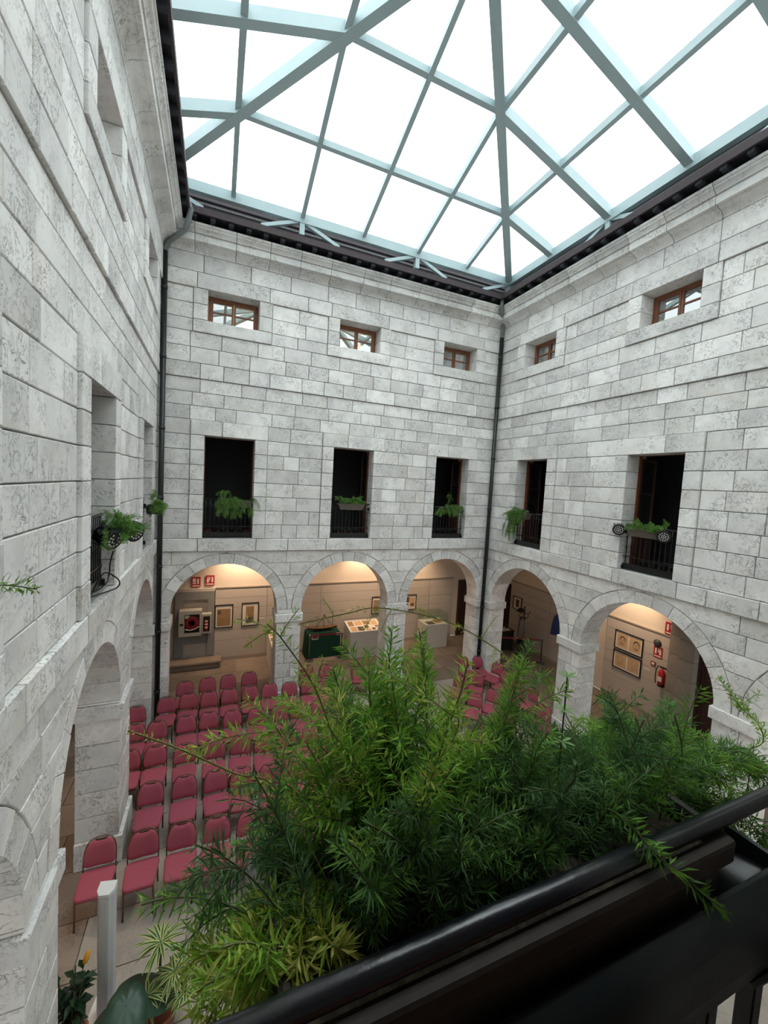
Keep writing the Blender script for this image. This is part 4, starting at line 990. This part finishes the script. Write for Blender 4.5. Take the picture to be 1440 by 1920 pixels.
# ------------------------------------------------------------------ court floor near the camera: column speaker, potted plants, stand
t = thing('column_speaker', 'slim grey column loudspeaker standing near the left wall', 'speaker', (.30, -6.12, 0), R(-12))
pr = [(-.085, -.03), (-.05, -.075), (.05, -.075), (.085, -.03), (.085, .05), (-.085, .05)]
MB().prism(pr, lambda x, y: (x, y, .04), lambda x, y: (x, y, 1.60)).build('body', 'speaker_grey', t)
cp = [(x*1.06, y*1.06) for x, y in pr]; MB().prism(cp, lambda x, y: (x, y, 1.60), lambda x, y: (x, y, 1.66+y*.35)).build('cap', 'white_paint', t)
MB().box((-.19, -.19, 0), (.19, .19, .04), .01).build('base', 'white_paint', t); MB().prism([(x*.72, y*1.02-.002) for x, y in pr[:4]], lambda x, y: (x, y, .5), lambda x, y: (x, y, 1.56)).build('grille', 'speaker_grey', t)
def tube_pot(t, r, h): MB().lathe([(r*.7, 0), (r, h), (r*1.06, h), (r*1.06, h+.03), (r*.9, h+.03), (r*.86, h-.03), (.01, h-.035)], (0, 0, 0), 18).build('pot', 'terracotta', t, True)
r6 = random.Random(12)
def rosette(lf, c, L, w, n_, rg_, up=.6):
    c = Vector(c)
    for i in range(n_):
        an = i*2.399+rg_.uniform(-.2, .2); el = rg_.uniform(-.25, 1.)*up; d = Vector((math.cos(an), math.sin(an), el)).normalized(); s_ = d.cross(Vector((0, 0, 1))).normalized(); l_ = L*rg_.uniform(.75, 1.1)
        pts = [c+d*l_*k/5+Vector((0, 0, -1))*l_*.5*(k/5)**2.2*.7 for k in range(6)]; ww = [w*.4, w*.9, w, w*.85, w*.5, w*.05]
        for (o0, o1, tn) in ((-.5, -.22, 1.), (-.22, .22, .1), (.22, .5, 1.)):
            vs = [p+s_*ww[k]*o for k, p in enumerate(pts) for o in (o0, o1)]
            lf.add(vs, [(2*k, 2*k+1, 2*k+3, 2*k+2) for k in range(5)], tn*rg_.uniform(.7, 1.))
t = thing('dracaena', 'variegated yellow-edged dracaena standing on the court floor', 'plant', (.90, -6.50, 0)); tube_pot(t, .20, .30)
lf = MB(); stm = MB(); hd = [(.0, .05, 1.08), (.16, -.10, .82), (-.10, -.16, .72), (.22, .12, .62), (.28, -.22, .66)]
for h in hd: stm.tube([(0, 0, .28), (h[0]*.5, h[1]*.5, .45), h], .014, 7, tone=.2); rosette(lf, h, .32 if h[2] > 1 else .24, .042, 30, r6)
stm.build('stems', 'fern_stem', t, True); lf.build('leaves', 'dracaena_leaf', t)
t = thing('flowering_plant', 'dark glossy plant with one yellow bud below the left wall', 'plant', (.02, -6.42, 0)); tube_pot(t, .17, .26)
lf = MB(); stm = MB()
for i in range(9):
    top = Vector((r6.uniform(-.16, .14), r6.uniform(-.1, .16), r6.uniform(.5, 1.12))); stm.tube([(0, 0, .24), top*.5+Vector((0, 0, .1)), top], .008, 6, tone=.1)
    for j in range(9):
        p = top*(.45+.06*j); an = r6.uniform(0, 6.28); blade(lf, p, Vector((math.cos(an), math.sin(an), r6.uniform(-.3, .7))), Vector((0, 0, 1)), r6.uniform(.10, .17), .075, r6.random(), .6)
stm.tube([(0, 0, .24), (.05, .05, .6), (.11, .10, .99)], .007, 6, tone=.3)
for z in (.62, .74, .86, .94): blade(lf, Vector((.05+.06*(z-.6)/.39, .05+.05*(z-.6)/.39, z)), Vector((math.cos(z*29), math.sin(z*29), .3)), Vector((0, 0, 1)), .12, .07, r6.random(), .6)
stm.build('stems', 'fern_stem', t, True); lf.build('leaves', 'dark_leaf', t)
MB().lathe([(.004, 0), (.026, .03), (.030, .08), (.020, .13), (.004, .16)], (.11, .10, .98), 10, (.3, .1, 1)).build('bud', 'gold', t, True)
t = thing('elephant_ear', 'large dark heart-shaped leaf plant beside the dracaena', 'plant', (.60, -6.72, 0)); tube_pot(t, .18, .28)
for ang, h, sz, tl in ((.4, .78, .42, .5), (2.2, .62, .34, .6), (-1.4, .92, .32, .4)):
    e = Vector((math.cos(ang), math.sin(ang), 0)); s_ = Vector((-e.y, e.x, 0)); tip = e*.12+Vector((0, 0, h)); MB().tube([(0, 0, .25), tip*.6+e*.02, tip], .011, 7).build('stalk', 'big_leaf', t, True)
    hp = []
    for i in range(33):
        a = -math.pi+2*math.pi*i/32; r_ = sz*(.55+.45*math.cos(a*.5)**2*(1-.15*abs(math.sin(a))))*(1-.35*math.exp(-((abs(a)-math.pi)**2)*9)); hp.append((r_*math.cos(a), r_*.82*math.sin(a)))
    m = MB(); pt = lambda a, b, dz: tip+e*a+s_*b+Vector((0, 0, -tl*a-.5*(a*a)-.25*b*b+dz+.004*math.cos(9*math.atan2(b, a))))
    N_ = len(hp); vs = [tip]+[pt(a*.5, b*.5, 0) for a, b in hp]+[pt(a, b, 0) for a, b in hp]
    m.add(vs, [(0, 1+i, 1+(i+1) % N_) for i in range(N_)]+[(1+i, 1+N_+i, 1+N_+(i+1) % N_, 1+(i+1) % N_) for i in range(N_)]); lo = m.build('leaf', 'big_leaf', t, True)
    so = lo.modifiers.new('thickness', 'SOLIDIFY'); so.thickness = .004
t = thing('lectern_stand', 'black tubular stand with a grey board behind the fern', 'stand', (1.95, -5.66, 0))
MB().tube([(-.26, 0, 0), (-.26, 0, .76), (-.24, 0, .82), (-.18, .01, .86), (.0, .02, .90)], .014, 8).build('tube_frame', 'black', t, True); MB().tube([(.30, .3, 0), (.30, .3, .76), (.28, .25, .84), (.0, .12, .90)], .014, 8).build('tube_frame', 'black', t, True)
MB().box((-.05, -.02, .30), (.45, .0, 1.05), .005).build('board', 'grey_board', t); MB().tube([(-.26, 0, .02), (.30, .3, .02)], .012, 8).build('foot_bar', 'black', t, True)

# ------------------------------------------------------------------ the near railing, its trough and the ferns
t = thing('near_railing', 'black painted handrail and posts of the near balcony', 'railing', (1.75, -10.945, 4.86))
MB().tube([(-.86, 0, 1.09), (.86, 0, 1.09)], .0150, 20).build('handrail', 'rail_paint', t, True)
MB().box((-.86, -.012, .06), (.86, .012, .10)).build('bottom_rail', 'iron', t); MB().box((-.86, -.016, .715), (.86, .016, .735), .003).build('middle_rail', 'rail_paint', t)
bm_ = MB().box((-.016, -.016, .08), (.016, .016, .72), .003).mesh('baluster', 'iron')
for x in (-.79, -.63, -.47, -.31, -.15, .01, .17, .33, .50, .665, .83): o = bpy.data.objects.new('baluster', bm_); o.location = (x, 0, 0); link(o, t)
for x in (-.85, .85): MB().box((x-.016, -.016, .72), (x+.016, .016, 1.08)).build('rail_post', 'iron', t)
# brown plastic trough sitting in a black half-round metal cradle under the handrail
t = thing('hanging_trough', 'brown planter trough in a black rounded cradle under the near handrail', 'planter', (1.83, -10.86, 5.60))
prof = [(-.118, .225), (-.140, .17), (-.148, .11), (-.138, .06), (-.105, .022), (-.050, .003), (0, 0), (.050, .003), (.105, .022), (.138, .06), (.148, .11), (.140, .17), (.118, .225), (.108, .225), (.12, .11), (.09, .035), (0, .02), (-.09, .035), (-.12, .11), (-.108, .225)]
MB().prism(prof, lambda y, z: (-.40, y, z), lambda y, z: (.58, y, z)).build('cradle', 'planter_black', t, True)
MB().prism(prof[:13], lambda y, z: (.575, y, z), lambda y, z: (.585, y, z)).build('cradle_end', 'planter_black', t)
tp = [(-.085, .31), (-.102, .31), (-.080, .05), (.080, .05), (.102, .31), (.085, .31), (.085, .27), (-.085, .27)]
MB().prism(tp, lambda y, z: (-.39, y, z), lambda y, z: (.39, y, z)).build('trough', 'planter_brown', t)
for s_ in (-1, 1):
    MB().box((-.40, s_*.102-.014, .285), (.40, s_*.102+.010, .331), .009).build('rim', 'planter_brown', t); MB().box((s_*.395-.010, -.10, .285), (s_*.395+.010, .10, .331), .009).build('rim', 'planter_brown', t)
MB().box((-.38, -.084, .22), (.38, .084, .295)).build('soil', 'soil', t)
spotlight('black spotlight hung right of the near planter', (2.42, -10.80, 5.66), (.2, .9, -.3), .10, .22)
rg = random.Random(99)
cl = lambda x: Vector(x)
def near_fern(label, bases, nst, L, sag, tone, dirs, leafL=.034, leafW=.0031, step=.0070, per=4, side=3):
    fern('asparagus_fern', label, bases, rg, nst, L, .8, sag, leafL, leafW, step, per, tone, side, dirs=dirs, group='ferns of the near planter', r=.0013, near=True)
zs = 5.87
near_fern('bright lime green fern rising highest above the near planter', [(1.58, -10.82, zs), (1.63, -10.82, zs), (1.68, -10.81, zs), (1.73, -10.82, zs)], 42, .40, .6, lambda g: g.uniform(.40, .70), [(0, .25, 1), (-.1, .4, 1), (.25, .4, 1), (-.05, .5, 1), (.1, .2, 1), (.3, .5, .9), (-.2, .35, 1)], per=5)
near_fern('dark green fern in the middle of the near planter', [(1.50+.07*i, -10.86, zs) for i in range(6)], 60, .27, 1.3, lambda g: g.uniform(.02, .40), [(-.2, .5, 1), (.5, .5, .9), (0, .7, .8), (-.15, .3, 1), (.7, .1, .8), (0, .1, 1), (0, -.05, 1), (.3, 0, 1)])
near_fern('dark fern sprawling right along the near rail', [(1.86+.07*i, -10.85, zs) for i in range(6)], 80, .27, 1.1, lambda g: g.uniform(.06, .46), [(.6, .5, .8), (.9, .3, .6), (.3, .7, .8), (0, .5, 1), (-.4, .4, .9), (.5, .2, 1), (.2, 0, 1)])
near_fern('green fern hanging left off the near planter end', [(1.46+.04*i, -10.83, zs) for i in range(4)], 20, .22, 1.3, lambda g: g.uniform(.12, .5), [(-.35, .8, .9), (-.1, .9, .7), (-.4, .5, 1), (.1, .8, .7)])
near_fern('yellow green fern drooping at the lower left planter end', [(1.43+.03*i, -10.86, zs+.02) for i in range(5)], 44, .135, 2.2, lambda g: g.uniform(.66, .92), [(-.6, .3, .8), (-.4, .7, .6), (-.2, .8, .6), (-.5, 0, .8), (0, .1, .9), (-.3, .2, 1), (-.1, .5, .8)], leafL=.038, leafW=.0044, per=3, step=.009, side=2)
near_fern('loose fern falling outside the right planter end', [(2.16, -10.80, zs), (2.22, -10.78, zs), (2.26, -10.80, zs)], 95, .46, 2.0, lambda g: g.uniform(.28, .60), [(.8, .5, .5), (.9, .1, .5), (.5, .8, .4), (.7, .6, .8), (1, .05, .45), (.9, .2, .8), (1, .3, .2)])
def strand(label, pts, tone, leafL=.02, leafW=.0026, step=.011, per=2, side=0, sl=.08):
    C = Vector(pts[0]); t = thing('fern_strand', label, 'fern', C); lf, stm = MB(), MB(); P_ = [Vector(p)-C for p in pts]; fine = []
    for i in range(len(P_)-1):
        p0, p1, p2, p3 = P_[max(i-1, 0)], P_[i], P_[i+1], P_[min(i+2, len(P_)-1)]
        for s in range(8):
            q = s/8; fine.append(.5*((2*p1)+(p2-p0)*q+(2*p0-5*p1+4*p2-p3)*q*q+(3*p1-p0-3*p2+p3)*q**3))
    fine.append(P_[-1]); spray(lf, stm, fine, rg, leafL, leafW, step, per, tone, .0014, .2)
    for k in range(side):
        q = rg.randrange(len(fine)//4, len(fine)-2); d = (fine[q+1]-fine[q]).normalized()
        spray(lf, stm, curve(fine[q], d+rv(rg)*1.1, sl*rg.uniform(.6, 1.2), rg, .3, 6), rg, leafL*.7, leafW, step*.8, per, tone, .0008, 0.)
    stm.build('stems', 'fern_stem', t); o = lf.build('foliage', 'fern_leaf', t); o['kind'] = 'stuff'
strand('long pale strand arching left before the display plinth', [(2.12, -10.72, 5.98), (2.08, -10.66, 6.08), (1.956, -10.65, 6.166), (1.81, -10.65, 6.251), (1.65, -10.65, 6.296), (1.575, -10.65, 6.291), (1.487, -10.65, 6.278)], .82, .012, .0016, .008, 2, 12, .06)
strand('bare pale shoot reaching left over the chairs', [(1.52, -10.82, 5.93), (1.445, -10.75, 6.056), (1.382, -10.75, 6.097), (1.31, -10.75, 6.149), (1.246, -10.75, 6.189)], .86, .010, .0020, .006, 2)
strand('slender strand with reddish tips before the second pier', [(1.575, -10.82, 5.92), (1.558, -10.75, 6.028), (1.535, -10.75, 6.106), (1.496, -10.75, 6.21), (1.444, -10.75, 6.292), (1.42, -10.75, 6.319)], .75, .018, .0020, .010, 2, 10, .07)
strand('fern shoot leaning in at the right edge before the last pier', [(2.24, -10.80, 5.93), (2.55, -10.79, 5.90), (2.70, -10.80, 5.90), (2.676, -10.8, 5.96), (2.585, -10.8, 6.02), (2.529, -10.8, 6.068)], .66, .022, .0028, .007, 3, 4, .06)
strand('fern shoot hanging over the handrail on the near side', [(1.97, -10.84, 5.94), (1.995, -10.89, 5.985), (2.004, -10.935, 5.982), (2.010, -10.967, 5.968), (2.09, -10.975, 5.902), (2.19, -10.98, 5.815)], .45, .030, .0046, .010, 2)
strand('stray fern tip at the left edge against the wall', [(.98, -10.78, 6.30), (1.02, -10.70, 6.36), (1.06, -10.62, 6.36), (1.085, -10.55, 6.335)], .5, .018, .0024, .006, 3)
def weed(label, x, y, z0, z1, n_):
    t = thing('weed', label, 'plant', (x, y, z0)); stm = MB(); lf = MB(); stm.tube([(0, 0, 0), (.004, .004, (z1-z0)*.5), (0, 0, z1-z0)], .0016, 5, tone=.5)
    for k in range(n_):
        z = (z1-z0)*(.55+.45*k/(n_-1))
        for j in range(6):
            an = 2*math.pi*j/6+k*.5; d = Vector((math.cos(an), math.sin(an), .35+.35*(k == n_-1))); L = .024*(1.1-.3*k/n_)
            p = Vector((0, 0, z)); d.normalize(); s_ = d.cross(Vector((0, 0, 1))).normalized(); pts = [p+d*L*q/4-Vector((0, 0, L*.25*(q/4)**2)) for q in range(5)]; ww = [.001, .005, .007, .006, .001]
            lf.add([pp+s_*ww[q]*o*.5 for q, pp in enumerate(pts) for o in (-1, 1)], [(2*q, 2*q+1, 2*q+3, 2*q+2) for q in range(4)], rg.random())
    stm.build('stem', 'fern_stem', t); lf.build('leaves', 'weed_leaf', t)
weed('pale round-leaved weed sprouting in the middle of the fern', 1.66, -10.80, 5.90, 6.03, 3)
weed('smaller round-leaved weed left of the middle in the fern', 1.534, -10.80, 5.90, 6.042, 3)
weed('tall thin weed with a whorl of leaves before the right pier', 1.975, -10.80, 5.90, 6.185, 3)
